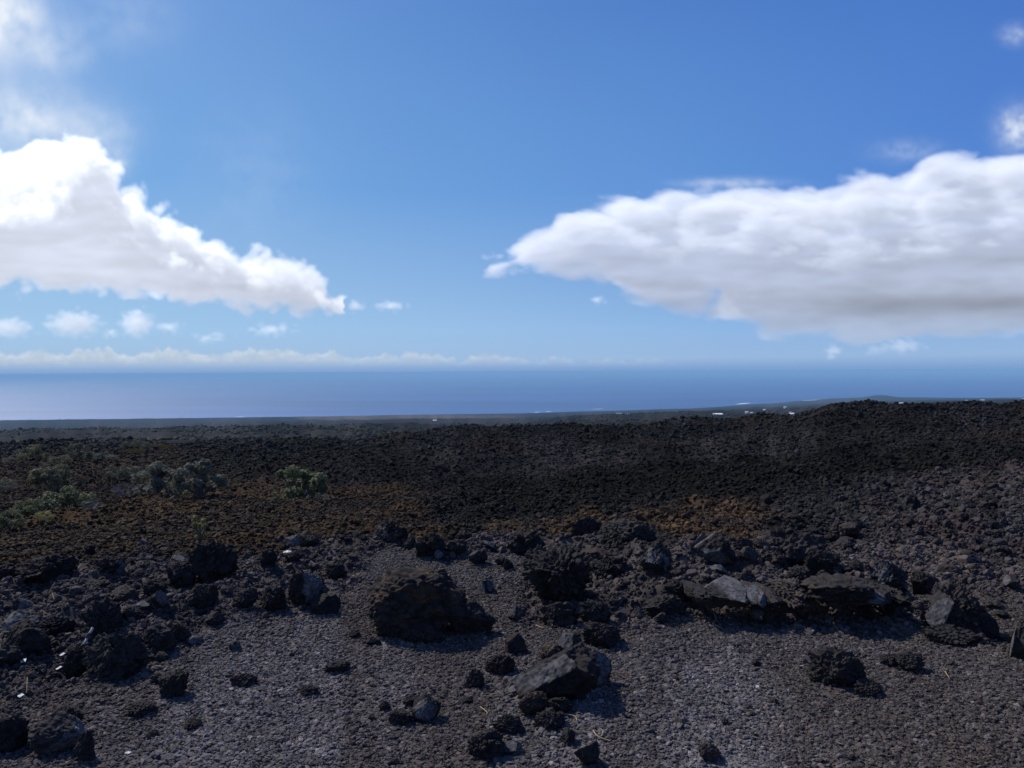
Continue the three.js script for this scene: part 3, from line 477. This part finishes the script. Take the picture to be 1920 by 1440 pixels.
// ------------------------------------------------------------------ loose stones: the largest as things, the rest as gravel and rubble
const fan = (R, d0, d1, lim = 0.70) => { const d = Math.exp(mix(Math.log(d0), Math.log(d1), R())), t = (R() * 2 - 1) * (d < 40 ? Math.max(lim, 1.0) : lim); return [d * t, -d]; };
{
  const R = rngOf(501), variants = []; for (let k = 0; k < 8; k++) variants.push(rockGeo(700 + k, 11, k % 3 === 2 ? 'block' : 'clinker', k % 2 ? 1.0 : 1.25, k % 3 === 2 ? 0.35 : 0, k === 4 ? 0.7 : 0.12));
  let made = 0; const MARKS = [['the big brown boulder', 785, 1190], ['the big round black boulder', 1043, 1130], ['the central blue-grey rock', 1045, 1320], ['the ledge', 1500, 1165], ['the pale leaning plate', 1738, 1190], ['the knobbly clinker heap', 1574, 1290], ['the striped stick', 140, 1228], ['the large smooth-backed boulder', 215, 1270], ['the yellow weed', 375, 1030], ['the tall boulder with pale crystals', 575, 1140], ['the angular grey-faced block', 108, 1415], ['the wide black boulder', 78, 1100], ['the large grey rounded boulder', 1506, 1050], ['the broad greyish mound', 1188, 1020], ['the jagged two-peaked boulder', 807, 1048], ['the blue-black faceted rock', 800, 1355], ['the dark square block', 1712, 962], ['the round brown stone', 1330, 1428]].map(([n, a, b]) => [n, ground(a, b)]);
  for (let tries = 0; tries < 8000 && made < 230; tries++) {
    const [x0, z] = fan(R, 3.0, 9, 0.68), x = x0 * 0.68, zn = zone(x, z), onG = zn.g > 0.6; if (onG && R() < 0.55) continue;
    const s = (0.03 + 0.075 * R() ** 2) * (onG ? 0.7 : 1.1) * (zn.d / 5);
    const pick = (R() * 8) | 0, m = new THREE.Mesh(variants[pick], lavaMat); m.name = numbered('loose_stone'); m.scale.set(s * (1 + 0.4 * R()), s * (0.7 + 0.3 * R()), s); m.rotation.y = R() * 6.3; m.position.set(x, landH(x, z, zn) - s * 0.15, z);
    m.castShadow = m.receiveShadow = true; scene.add(m); made++;
    let near = MARKS[0]; for (const q of MARKS) if (Math.hypot(q[1].x - x, q[1].z - z) < Math.hypot(near[1].x - x, near[1].z - z)) near = q;
    const label = (s > 0.085 ? 'bigger ' : '') + (pick % 3 === 2 ? 'angular grey-faced' : pick === 4 ? 'rust-brown' : pick % 2 ? 'knobbly black' : 'knobbly dark grey') + (onG ? ' loose stone on gravel near ' : ' loose stone in rubble near ') + near[0];
    tag(m, label, 'stone', label.replace('loose stone', 'loose stones'));
  }
}
function pebbleGeo(seed, flat, detail = 1) { const g = ico(detail).clone(), p = g.attributes.position, o = seed * 3.7; for (let i = 0; i < p.count; i++) { const x = p.getX(i), y = p.getY(i), z = p.getZ(i), s = 1 + 0.34 * N3(x * 1.3 + o, y * 1.3, z * 1.3 - o) + 0.16 * N3(x * 3 - o, y * 3 + o, z * 3); p.setXYZ(i, x * s, y * s * flat, z * s); } const f = g.toNonIndexed(); f.computeVertexNormals(); return f; }
const stoneMat = new THREE.MeshPhysicalMaterial({ color: 0xffffff, roughness: 0.9, specularIntensity: 0.2, name: 'loose_stone' });
function scatter(name, label, category, geos, list) {               // list: [x, y, z, size, tilt, colour]
  const grp = new THREE.Group(); grp.name = name; tag(grp, label, category, null, 'stuff'); scene.add(grp);
  const per = geos.map(() => []); list.forEach((s, i) => per[i % geos.length].push(s));
  const M = new THREE.Matrix4(), Q = new THREE.Quaternion(), E = new THREE.Euler(), P = new THREE.Vector3(), S = new THREE.Vector3(), K = new THREE.Color(), R = rngOf(list.length);
  geos.forEach((g, k) => {
    const im = new THREE.InstancedMesh(g, stoneMat, per[k].length); im.name = name + '_piece' + (k ? '_' + String(k).padStart(3, '0') : ''); im.userData.kind = 'stuff';
    per[k].forEach(([x, y, z, s, c], i) => { E.set((R() - 0.5) * 1.2, R() * 6.283, (R() - 0.5) * 1.2); M.compose(P.set(x, y, z), Q.setFromEuler(E), S.set(s * (0.8 + 0.5 * R()), s * (0.75 + 0.4 * R()), s * (0.8 + 0.5 * R()))); im.setMatrixAt(i, M); im.setColorAt(i, K.setRGB(c[0], c[1], c[2])); });
    im.castShadow = im.receiveShadow = true; grp.add(im);
  });
}
{
  const R = rngOf(77), list = [];
  for (let n = 0; n < 860000 && list.length < 230000; n++) {
    const d = Math.sqrt(mix(2.4 ** 2, 8.6 ** 2, R())), t = (R() * 2 - 1) * 0.92, x = d * t, z = -d; if (d > 8 && R() < 0.3) continue;
    const bare = N2(x / 0.55 + 70, z / 0.55) + 0.5 * N2(x / 0.2, z / 0.2); if (bare > 0.55 && R() < 0.6) continue; const zn = zone(x, z); if (zn.g < 0.08 || R() > zn.g + 0.15) continue;
    const coarse = 0.5 + 0.5 * N2(x / 0.9 + 30, z / 0.9), s = (0.0034 + 0.0100 * R() ** 3.6) * mix(0.8, 1.35, coarse) * mix(1.0, 1.15, sstep(-1, -2.4, x)), k = 0.45 + 1.0 * R() + (R() < 0.05 ? 0.9 : 0), w = R() < 0.08 ? 0.18 : 0;
    list.push([x, landH(x, z, zn) + s * (0.35 * R() + 0.1), z, s, [zn.c[0] * k * (1 + w), zn.c[1] * k, zn.c[2] * k * (1 - w * 0.5)]]);
  }
  scatter('gravel', 'grey cinder gravel covering the level pull-out', 'gravel', [pebbleGeo(1, 0.5), pebbleGeo(2, 0.62), pebbleGeo(3, 0.42), pebbleGeo(4, 0.55), pebbleGeo(5, 0.72)], list);
  console.log('gravel', list.length);
}
{
  const R = rngOf(78), list = [];
  for (let n = 0; n < 600000; n++) {
    const [x, z] = fan(R, 3.4, 400, 0.72), zn = zone(x, z); if (zn.g > 0.5 && R() < 0.97) continue;
    const d = zn.d, s = d * (0.0010 + 0.0024 * R() ** 5 + (R() < 0.012 ? 0.0025 : 0)) * mix(1.15, 0.7, sstep(10, 60, d)) * (zn.rough < 0.8 ? 0.85 : 1)* (x > 0.3 * d && d < 30 && R() < 0.10 ? 1.5 : 1), k = 0.55 + 0.9 * R() + (R() < 0.02 ? 0.8 : 0);
    if (zn.g > 0.5 && s > 0.02) continue;
    list.push([x, landH(x, z, zn, d * 0.0045) + s * 0.3, z, s, [zn.c[0] * k, zn.c[1] * k, zn.c[2] * k]]);
  }
  const geos = []; for (let k = 0; k < 6; k++) { const g = rockGeo(900 + k, 4, k % 3 === 2 ? 'block' : 'clinker'); g.deleteAttribute('color'); g.translate(0, -0.5, 0); g.scale(2, 2, 2); geos.push(g.toNonIndexed()); geos[k].computeVertexNormals(); }
  scatter('lava_rubble', 'broken black and brown clinker rubble covering the lava field', 'rubble', geos, list);
  console.log('rubble', list.length);
}

// ------------------------------------------------------------------ shrubs
const leafMat = new THREE.MeshPhysicalMaterial({ vertexColors: true, roughness: 0.85, specularIntensity: 0.3, transmission: 0.4, thickness: 0, side: THREE.DoubleSide, name: 'leaves' });
const barkMat = new THREE.MeshStandardMaterial({ color: new THREE.Color(0.10, 0.09, 0.08), roughness: 0.95, name: 'bark' });
const deadMat = new THREE.MeshStandardMaterial({ color: new THREE.Color(0.17, 0.16, 0.155), roughness: 0.95, name: 'dead_wood' });
const tube = (pts, r, seg = 6, rad = 4) => new THREE.TubeGeometry(new THREE.CatmullRomCurve3(pts.map((p) => new THREE.Vector3(...p))), seg, r, rad);
function taper(pts, r0, r1, seg = 6, rad = 5) { const g = tube(pts, 1, seg, rad), c = new THREE.CatmullRomCurve3(pts.map((p) => new THREE.Vector3(...p))), p = g.attributes.position; for (let i = 0; i <= seg; i++) { const o = c.getPointAt(i / seg), r = mix(r0, r1, i / seg); for (let j = 0; j <= rad; j++) { const k = i * (rad + 1) + j; p.setXYZ(k, o.x + (p.getX(k) - o.x) * r, o.y + (p.getY(k) - o.y) * r, o.z + (p.getZ(k) - o.z) * r); } } g.computeVertexNormals(); return g; }
const greens = { olive: [[0.100, 0.100, 0.052], [0.190, 0.182, 0.096]], grey: [[0.105, 0.110, 0.076], [0.195, 0.198, 0.140]], fresh: [[0.092, 0.110, 0.050], [0.180, 0.195, 0.088]], yellow: [[0.20, 0.195, 0.06], [0.36, 0.33, 0.12]], dark: [[0.070, 0.076, 0.046], [0.130, 0.136, 0.082]] };
function shrub(px, py, w, h, tone, label, o = {}) {
  const g = ground(px, py), d = -g.z, W = (w * d) / F * 1.06, H = (h * d) / F * 1.32, R = rngOf((px * 31 + py * 17) | 0), t = new THREE.Group(); t.name = numbered(o.name ?? 'shrub'); { const zn = zone(g.x, g.z); t.position.set(g.x, landH(g.x, g.z, zn, d * 0.0045) - 0.03 * H, g.z); } scene.add(t);
  const clumps = [], n = o.clumps ?? 20;
  for (let k = 0; k < n; k++) { const a = R() * 6.283, q = Math.sqrt(R()) * 0.44, y = 0.2 + 0.68 * R() * (1 - q * 0.7); clumps.push([Math.cos(a) * q * W, y * H, Math.sin(a) * q * W, (0.085 + 0.085 * R()) * Math.min(W, H * 1.6)]); }
  const wood = []; 
  clumps.forEach(([x, y, z], k) => { const th = 0.016 * H * (1 + R()); wood.push(taper([[(R() - 0.5) * 0.1 * W, 0, (R() - 0.5) * 0.1 * W], [x * 0.35, y * 0.5, z * 0.35], [x, y, z]], th, th * 0.3)); });
  const bare = o.dead ?? 0.2;
  const twigs = []; for (let k = 0, m = bare * 110; k < m; k++) { const c = clumps[(R() * n) | 0], a = R() * 6.283, e = R() * 1.3, l = c[3] * (0.8 + R()); twigs.push(taper([[c[0] * 0.75, c[1] * 0.75, c[2] * 0.75], [c[0] + 0.5 * l * Math.cos(a), c[1] + 0.3 * l * Math.sin(e), c[2] + 0.5 * l * Math.sin(a)], [c[0] + l * Math.cos(a) * Math.cos(e), c[1] + l * Math.sin(e), c[2] + l * Math.sin(a) * Math.cos(e)]], 0.006 * H, 0.002 * H, 4, 3)); }
  const trunk = new THREE.Mesh(mergeGeometries(wood), bare > 0.9 ? deadMat : barkMat); trunk.name = 'trunk'; t.add(trunk);
  if (twigs.length) { const tw = new THREE.Mesh(mergeGeometries(twigs), deadMat); tw.name = 'bare_twigs'; t.add(tw); }
  if (bare < 1) {
    const N = Math.round((o.leaves ?? 1700) * 2.3), pos = new Float32Array(N * 12), nor = new Float32Array(N * 12), col = new Float32Array(N * 12), idx = [], [c0, c1] = greens[tone], ls = (o.leaf ?? 0.034) * Math.sqrt(W * H), u = new THREE.Vector3(), v = new THREE.Vector3(), nn = new THREE.Vector3();
    for (let k = 0; k < N; k++) {
      const c = clumps[(R() * n) | 0]; nn.set(R() - 0.5, R() - 0.42, R() - 0.5).normalize(); const rr = c[3] * (0.55 + 0.55 * R()), cx = c[0] + nn.x * rr, cy = Math.max(0.02 * H, c[1] + nn.y * rr * 0.85), cz = c[2] + nn.z * rr;
      nn.x += (R() - 0.5) * 1.3; nn.y += (R() - 0.3) * 1.3; nn.z += (R() - 0.5) * 1.3; nn.normalize(); u.set(R() - 0.5, R() - 0.5, R() - 0.5).cross(nn).normalize(); v.copy(nn).cross(u); const a = ls * (0.5 + 0.7 * R()), b = a * 0.62, m = sat(R() * 0.8 + 0.3 * N3(c[0] * 9, c[1] * 9, c[2] * 9)), cc = mix3(c0, c1, m);
      const Q = [[-a, 0], [0, -b], [a, 0], [0, b]]; for (let q = 0; q < 4; q++) { const i = (k * 4 + q) * 3; pos[i] = cx + u.x * Q[q][0] + v.x * Q[q][1]; pos[i + 1] = cy + u.y * Q[q][0] + v.y * Q[q][1]; pos[i + 2] = cz + u.z * Q[q][0] + v.z * Q[q][1]; nor[i] = nn.x; nor[i + 1] = nn.y; nor[i + 2] = nn.z; col[i] = cc[0]; col[i + 1] = cc[1]; col[i + 2] = cc[2]; }
      idx.push(k * 4, k * 4 + 1, k * 4 + 2, k * 4, k * 4 + 2, k * 4 + 3);
    }
    const lg = new THREE.BufferGeometry(); lg.setAttribute('position', new THREE.BufferAttribute(pos, 3)); lg.setAttribute('normal', new THREE.BufferAttribute(nor, 3)); lg.setAttribute('color', new THREE.BufferAttribute(col, 3)); lg.setIndex(idx);
    const cr = new THREE.Mesh(lg, leafMat); cr.name = 'crown'; t.add(cr);
  }
  shade(t); return tag(t, label, o.cat ?? 'shrub', o.group);
}
shrub(562, 938, 92, 70, 'fresh', 'tall green shrub alone where brown lava meets the black flow', { dead: 0.35, leaves: 2600, clumps: 16 });
shrub(605, 938, 40, 30, 'grey', 'thin grey shrub at the foot of the tall green shrub', { dead: 0.6, leaves: 400 });
shrub(528, 938, 34, 34, 'olive', 'low olive shrub at the foot of the tall green shrub', { leaves: 600 });
shrub(292, 945, 80, 62, 'grey', 'grey-green shrub beside the bleached dead shrub', { leaves: 1900, dead: 0.1 });
shrub(376, 942, 86, 62, 'grey', 'broad grey-green shrub at the edge of the black flow', { leaves: 2100, dead: 0.15 });
shrub(335, 938, 56, 44, 'olive', 'smaller shrub squeezed between the two grey-green shrubs', { leaves: 1000, dead: 0.3 });
shrub(352, 912, 44, 28, 'olive', 'yellowish tuft of shrub behind the broad grey-green shrub', { leaves: 700 });
shrub(236, 930, 52, 28, 'grey', 'bleached dead shrub with bare twigs', { dead: 1 });
shrub(318, 906, 70, 22, 'grey', 'bare grey thicket behind the grey-green shrubs', { dead: 1 });
shrub(95, 928, 78, 50, 'olive', 'yellow-crowned shrub behind the dark green shrub', { leaves: 1700 });
shrub(122, 962, 92, 62, 'fresh', 'large dark green shrub on the brown slope', { leaves: 2300 });
shrub(55, 982, 52, 36, 'fresh', 'green shrub beside the little yellow-green bush', { leaves: 1100 });
shrub(80, 984, 32, 20, 'yellow', 'little yellow-green bush before the dark green shrub', { leaves: 600 });
shrub(20, 990, 48, 36, 'fresh', 'bushy green shrub next to the shrub by the yellow-green bush', { leaves: 1000 });
shrub(172, 962, 56, 28, 'grey', 'bare grey scrub beside the large dark green shrub', { dead: 1 });
shrub(12, 938, 40, 26, 'grey', 'grey scrub in the brown ground before the far shrubs', { leaves: 500, dead: 0.6 });
shrub(62, 884, 54, 36, 'olive', 'brownish olive shrub at the end of the far row', { leaves: 1000, group: 'far row of shrubs' });
const farRow = (a) => shrub(...a.slice(0, 5), 'dark green shrub in the far row beside the yellow grass', { leaves: 900, group: 'far row of shrubs' });
[[118, 870, 50, 26, 'dark'], [152, 884, 46, 32, 'dark'], [112, 888, 44, 18, 'olive'], [192, 866, 52, 20, 'grey'], [158, 868, 36, 22, 'olive'], [226, 878, 36, 18, 'dark'], [90, 890, 30, 16, 'dark']].forEach(farRow);
shrub(284, 850, 40, 30, 'dark', 'upright dark shrub on the far flow beyond the yellow grass', { leaves: 900 });
shrub(250, 858, 40, 18, 'dark', 'low dark shrub beside the upright one beyond the yellow grass', { leaves: 700 });
shrub(266, 896, 66, 34, 'grey', 'rounded grey-green shrub before the yellow grass', { leaves: 1300 });
shrub(222, 904, 54, 26, 'dark', 'dark flat shrub beside the rounded grey-green shrub', { leaves: 1000 });
shrub(30, 884, 40, 18, 'grey', 'pale grey scrub near the brownish olive shrub', { leaves: 500, dead: 0.5 });
shrub(375, 1026, 32, 62, 'yellow', 'yellow dry weed standing at the rubble edge', { name: 'weed', cat: 'weed', leaves: 300, clumps: 12, leaf: 0.075, dead: 0.4 });
// dry yellow grass
function grassPatch(px, py, w, h, n, label) {
  const R = rngOf(px * 7 + py), c = ground(px, py), d = -c.z, parts = [], wx = (w * d) / F / 2, wz = (h / F) * d * d / (EYE - c.y);
  for (let k = 0; k < n; k++) { const x = c.x + (R() * 2 - 1) * wx, z = c.z + (R() * 2 - 1) * wz, y = landH(x, z, zone(x, z), 0.5), hh = 0.55 + 0.5 * R(), a = R() * 6.3, b = 0.05; parts.push([x, y, z, hh, a, b]); }
  const pos = [], idx = []; parts.forEach(([x, y, z, hh, a, b], k) => { const cx = Math.cos(a) * b, cz = Math.sin(a) * b; pos.push(x - cx, y - 0.05, z - cz, x + cx, y - 0.05, z + cz, x + cz * 4 * (hh - 0.3), y + hh, z + cx * 3); idx.push(k * 3, k * 3 + 1, k * 3 + 2); });
  const g = new THREE.BufferGeometry(); g.setAttribute('position', new THREE.Float32BufferAttribute(pos, 3)); g.setIndex(idx); g.computeVertexNormals();
  const m = new THREE.Mesh(g, grassMat); m.name = numbered('dry_grass'); m.castShadow = m.receiveShadow = true; scene.add(m); tag(m, label, 'grass', null, 'stuff');
}
const grassMat = new THREE.MeshStandardMaterial({ color: new THREE.Color(0.20, 0.145, 0.030), roughness: 0.9, side: THREE.DoubleSide, name: 'dry_grass' });
grassPatch(186, 874, 58, 5, 2600, 'yellow dry grass patch among the far shrubs');
grassPatch(250, 862, 34, 2, 800, 'thin yellow grass strip beyond the far shrubs');
grassPatch(308, 857, 34, 3, 1000, 'yellow grass strip at the edge of the black flow');

// ------------------------------------------------------------------ litter and twigs on the ground
const straw = new THREE.MeshStandardMaterial({ color: new THREE.Color(0.34, 0.25, 0.13), roughness: 0.9, name: 'straw' }), redTwig = new THREE.MeshStandardMaterial({ color: new THREE.Color(0.16, 0.07, 0.05), roughness: 0.9, name: 'red_twig' });
const whitePlastic = new THREE.MeshStandardMaterial({ color: new THREE.Color(0.36, 0.37, 0.38), roughness: 0.5, name: 'white_plastic' }), blackPaint = new THREE.MeshStandardMaterial({ color: new THREE.Color(0.02, 0.02, 0.024), roughness: 0.5, name: 'black_paint' });
const onG = (px, py, up = 0.012) => { const g = ground(px, py), zn = zone(g.x, g.z); return [g.x, landH(g.x, g.z, zn) + up, g.z]; };
function twig(pts, label, o = {}) { const m = new THREE.Mesh(taper(pts.map(([x, y, u]) => onG(x, y, u ?? 0.015)), o.r ?? 0.0035, (o.r ?? 0.0035) * 0.5, 12, 5), o.mat ?? straw); m.name = numbered(o.name ?? 'dry_twig'); m.castShadow = m.receiveShadow = true; scene.add(m); return tag(m, label, o.cat ?? 'twig', o.group); }
twig([[906, 1309], [925, 1310], [945, 1309]], 'straight straw stalk on the gravel beside the central rock');
twig([[900, 1331], [908, 1336], [914, 1342], [912, 1345]], 'short bent straw stalk below the straight stalk');
twig([[880, 1330], [893, 1330], [905, 1324]], 'thin curved straw stalk beside the short bent stalk', { r: 0.0025 });
twig([[1045, 1342], [1062, 1346], [1078, 1349], [1082, 1357]], 'hooked straw stalk just below the central rock');
twig([[1112, 1375], [1120, 1385], [1130, 1390], [1144, 1396]], 'long yellow twig on the pale gravel');
twig([[1128, 1386], [1131, 1378], [1126, 1371]], 'side shoot crossing the long yellow twig', { r: 0.0025 });
twig([[1005, 1175], [1014, 1180], [1022, 1182], [1034, 1178], [1037, 1172, 0.03]], 'angled straw stalk below the round brownish boulder');
twig([[1094, 1173], [1106, 1172], [1118, 1168], [1140, 1165]], 'orange straw stalk beside the little pale trio');
twig([[1124, 1266], [1140, 1267], [1160, 1270], [1180, 1280]], 'thin red twig on the gravel beyond the central rock', { mat: redTwig, r: 0.0028 });
twig([[928, 1152], [938, 1146], [946, 1141]], 'pale stalk beside the big brown boulder', { r: 0.003 });
twig([[1338, 1155, 0.05], [1343, 1166], [1336, 1171], [1352, 1180]], 'yellow grass stalk under the near end of the ledge', { r: 0.003 });
twig([[1772, 1262], [1776, 1268], [1780, 1274]], 'short straw on the brownish gravel', { r: 0.003 });
twig([[98, 1123], [104, 1127], [110, 1124]], 'curled straw on the rubble slope', { r: 0.004 });
twig([[468, 972], [480, 968], [492, 962]], 'bleached branch lying on the brown lava', { r: 0.05, name: 'dead_branch', cat: 'branch' });
twig([[52, 1299, 0.05], [51, 1307, 0.03], [50, 1312]], 'short upright straw by a scrap of white litter', { r: 0.003 });
// striped stick
{
  const a = new THREE.Vector3(...onG(140, 1228, 0.0)), g = ground(140, 1228), d = -g.z, b = a.clone().add(new THREE.Vector3((17 * d) / F, (52 * d) / F, -0.10)), t = new THREE.Group(); t.name = numbered('striped_stick'); t.position.copy(a); scene.add(t);
  const n = 6, dir = b.clone().sub(a); for (let k = 0; k < n; k++) { const p = dir.clone().multiplyScalar((k + 0.03) / n), q = dir.clone().multiplyScalar((k + 0.97) / n), mid = p.clone().lerp(q, 0.5).add(new THREE.Vector3(0.004 * (k % 2 ? 1 : -1), 0, 0.004)); const m = new THREE.Mesh(taper([p.toArray(), mid.toArray(), q.toArray()], 0.0085, 0.0080, 4, 7), k % 2 ? whitePlastic : blackPaint); m.name = 'band'; t.add(m); }
  shade(t); tag(t, 'thin stick with black and white bands leaning in the rubble', 'stick');
}
function scrap(px, py, w, h, label, o = {}) {
  const g = ground(px, py), d = -g.z, W = (w * 0.7 * d) / F, L = ((h * d) / F) * 1.5, R = rngOf(px), geo = new THREE.PlaneGeometry(W, L, 6, 4); geo.rotateX(-Math.PI / 2); const p = geo.attributes.position; for (let i = 0; i < p.count; i++) p.setY(i, 0.12 * W * N2(p.getX(i) / W * 2 + px, p.getZ(i) / W * 2) + (o.lift ?? 0)); geo.computeVertexNormals();
  const top = geo, bot = geo.clone().translate(0, -0.0015, 0), m = new THREE.Mesh(mergeGeometries([top, bot]), new THREE.MeshStandardMaterial({ color: whitePlastic.color, roughness: 0.6, side: THREE.DoubleSide, name: 'paper' })); m.name = numbered(o.name ?? 'litter_scrap'); m.position.set(...onG(px, py, 0.03)); m.rotation.set(0.25, o.turn ?? R() * 1.2 - 0.6, 0); m.castShadow = m.receiveShadow = true; scene.add(m); return tag(m, label, 'litter');
}
scrap(539, 1047, 20, 5, 'bright white strip of litter among dark rocks', { name: 'white_strip', turn: 0.05, lift: 0.02 });
scrap(39, 1319, 12, 6, 'small white scrap of litter beside the upright straw');
scrap(44, 1256, 12, 8, 'bluish white scrap of litter beside the grey-edged flat rock');
scrap(117, 1228, 8, 6, 'torn white scrap of litter at the foot of the striped stick');
scrap(110, 1252, 7, 7, 'white shred of litter beside the large smooth-backed boulder');
scrap(240, 1423, 14, 4, 'thin white sliver of litter on the pale gravel');
scrap(1522, 1190, 9, 3, 'tiny white scrap of litter before the ledge');
scrap(1420, 1297, 9, 4, 'tiny pale scrap of litter on the open gravel before the ledge');
{
  const R = rngOf(88), list = [];
  for (let n = 0; n < 60000; n++) {
    const [x, z] = fan(R, 520, 8500, 0.72); if (N2(x / 300, z / 420) + 0.5 * N2(x / 80, z / 110) < -0.35 + 0.5 * R()) continue;
    const y = baseH(x, z), d = -z; if (y < SEA + EYE + 12 || maskOf(TAN, x, z, d, 0.02) > 0.3) continue;
    const s = 0.9 + 1.6 * R() ** 2, k = 0.7 + 0.6 * R(), m = R(); list.push([x, y + relief(x, z, d, 1, d * 0.0045) + s * 0.4, z, s, [mix(0.028, 0.046, m) * k, mix(0.036, 0.044, m) * k, mix(0.018, 0.026, m) * k]]);
  }
  scatter('coastal_scrub', 'dark low scrub covering the old lava towards the coast', 'scrub', [pebbleGeo(21, 0.8), pebbleGeo(22, 1.0), pebbleGeo(23, 0.7)], list);
}
// ------------------------------------------------------------------ houses and surf on the coastal plain
const wallMat = new THREE.MeshStandardMaterial({ color: new THREE.Color(0.55, 0.53, 0.48), roughness: 0.8, name: 'house_wall' }), roofMat = new THREE.MeshStandardMaterial({ color: new THREE.Color(0.82, 0.82, 0.82), roughness: 0.5, name: 'white_roof' }), roofGreen = new THREE.MeshStandardMaterial({ color: new THREE.Color(0.55, 0.62, 0.45), roughness: 0.6, name: 'green_roof' }), roofRust = new THREE.MeshStandardMaterial({ color: new THREE.Color(0.35, 0.20, 0.14), roughness: 0.7, name: 'rust_roof' });
function house(px, py, w, label, o = {}) {
  const g = ground(px, py, 1200), d = -g.z, W = clamp((w * 0.72 * d) / F, 7, 40), D = Math.min(W * 0.7, 14), H = o.h ?? 3.4, up = o.up ?? 2.6, t = new THREE.Group(); t.name = numbered('house'); t.position.set(g.x, baseH(g.x, g.z) - 0.3 + relief(g.x, g.z, d, 1, d * 0.0045), g.z); t.rotation.y = o.turn ?? 0.15; scene.add(t);
  const wl = new THREE.Mesh(new THREE.BoxGeometry(W, H + 1, D), wallMat); wl.position.y = H / 2; wl.name = 'wall'; t.add(wl);
  const s = new THREE.Shape([new THREE.Vector2(-D / 2 - 0.8, 0), new THREE.Vector2(D / 2 + 0.8, 0), new THREE.Vector2(0, up)]), rg = new THREE.ExtrudeGeometry(s, { depth: W + 1.2, bevelEnabled: false }); rg.translate(0, 0, -(W + 1.2) / 2); rg.rotateY(Math.PI / 2);
  const rf = new THREE.Mesh(rg, o.roof ?? roofMat); rf.position.y = H + 0.52; rf.name = 'roof'; t.add(rf);
  shade(t); return tag(t, label, 'house', o.group);
}
const plain = { group: 'white-roofed houses on the coastal plain' }, HL = 'white-roofed house small among scrub on the coastal plain';
[[1178, 776.5, 6], [1233, 774.5, 8], [1275, 771.5, 9], [1358, 773, 15], [1400, 775.5, 5], [1409, 772.5, 6], [1433, 770.5, 4], [1472, 768.5, 4], [1484, 773, 6], [1610, 763, 5], [1622, 760, 8], [1690, 757, 9], [1760, 751.5, 6], [1812, 752, 5], [1842, 751, 10], [1918, 748, 6], [1266, 773, 4]].forEach(([x, y, w]) => house(x, y + 0.6, w, HL, plain));
house(1160, 776.5, 16, 'long house with a greenish roof on the coastal plain', { roof: roofGreen });
house(1346, 777.5, 22, 'long low white building before other houses on the coastal plain', {});
house(1599, 764.5, 11, 'broad white house just beyond the lava knoll', {});
house(1614, 767, 7, 'rust-roofed house beside the broad white house', { roof: roofRust });
house(815, 790.5, 9, 'lone white building on the hazy lowland beyond the black flow', {});
house(1484, 781.5, 13, 'long pale shed half hidden behind the lava crest', {});
const foam = new THREE.MeshStandardMaterial({ color: new THREE.Color(0.85, 0.87, 0.9), roughness: 0.8, name: 'foam' });
function surf(px0, py0, px1, py1, thick) {
  const n = 24, pos = [], idx = [], at = (x, y) => { const d = rayDir(x, y), s = SEA / d.y; return [d.x * s, SEA + EYE + 1.2, d.z * s]; };
  for (let i = 0; i <= n; i++) { const t = i / n, x = mix(px0, px1, t), y = mix(py0, py1, t), k = 0.55 * thick * Math.sin(Math.PI * t) * (0.6 + 0.5 * Math.abs(N2(t * 5 + px0, 1))) + 0.1; pos.push(...at(x, y - k), ...at(x, y + k * 0.4)); if (i) { const a = i * 2; idx.push(a - 2, a - 1, a, a - 1, a + 1, a); } }
  const g = new THREE.BufferGeometry(); g.setAttribute('position', new THREE.Float32BufferAttribute(pos, 3)); g.setIndex(idx); g.computeVertexNormals(); const m = new THREE.Mesh(g, new THREE.MeshStandardMaterial({ color: foam.color, roughness: 0.8, side: THREE.DoubleSide, name: 'foam' })); m.name = numbered('surf'); m.userData.kind = 'structure'; scene.add(m);
}
surf(1378, 758.5, 1408, 755.5, 1.5); surf(1500, 751.5, 1552, 749.2, 1.0); surf(1000, 773.6, 1014, 772.6, 0.8); surf(1022, 772.2, 1034, 771.2, 0.8);
surf(1110, 767.6, 1132, 766.4, 0.5); surf(440, 782, 460, 781.6, 0.5);
console.log('done', Date.now() - T0);
renderer.render(scene, camera);
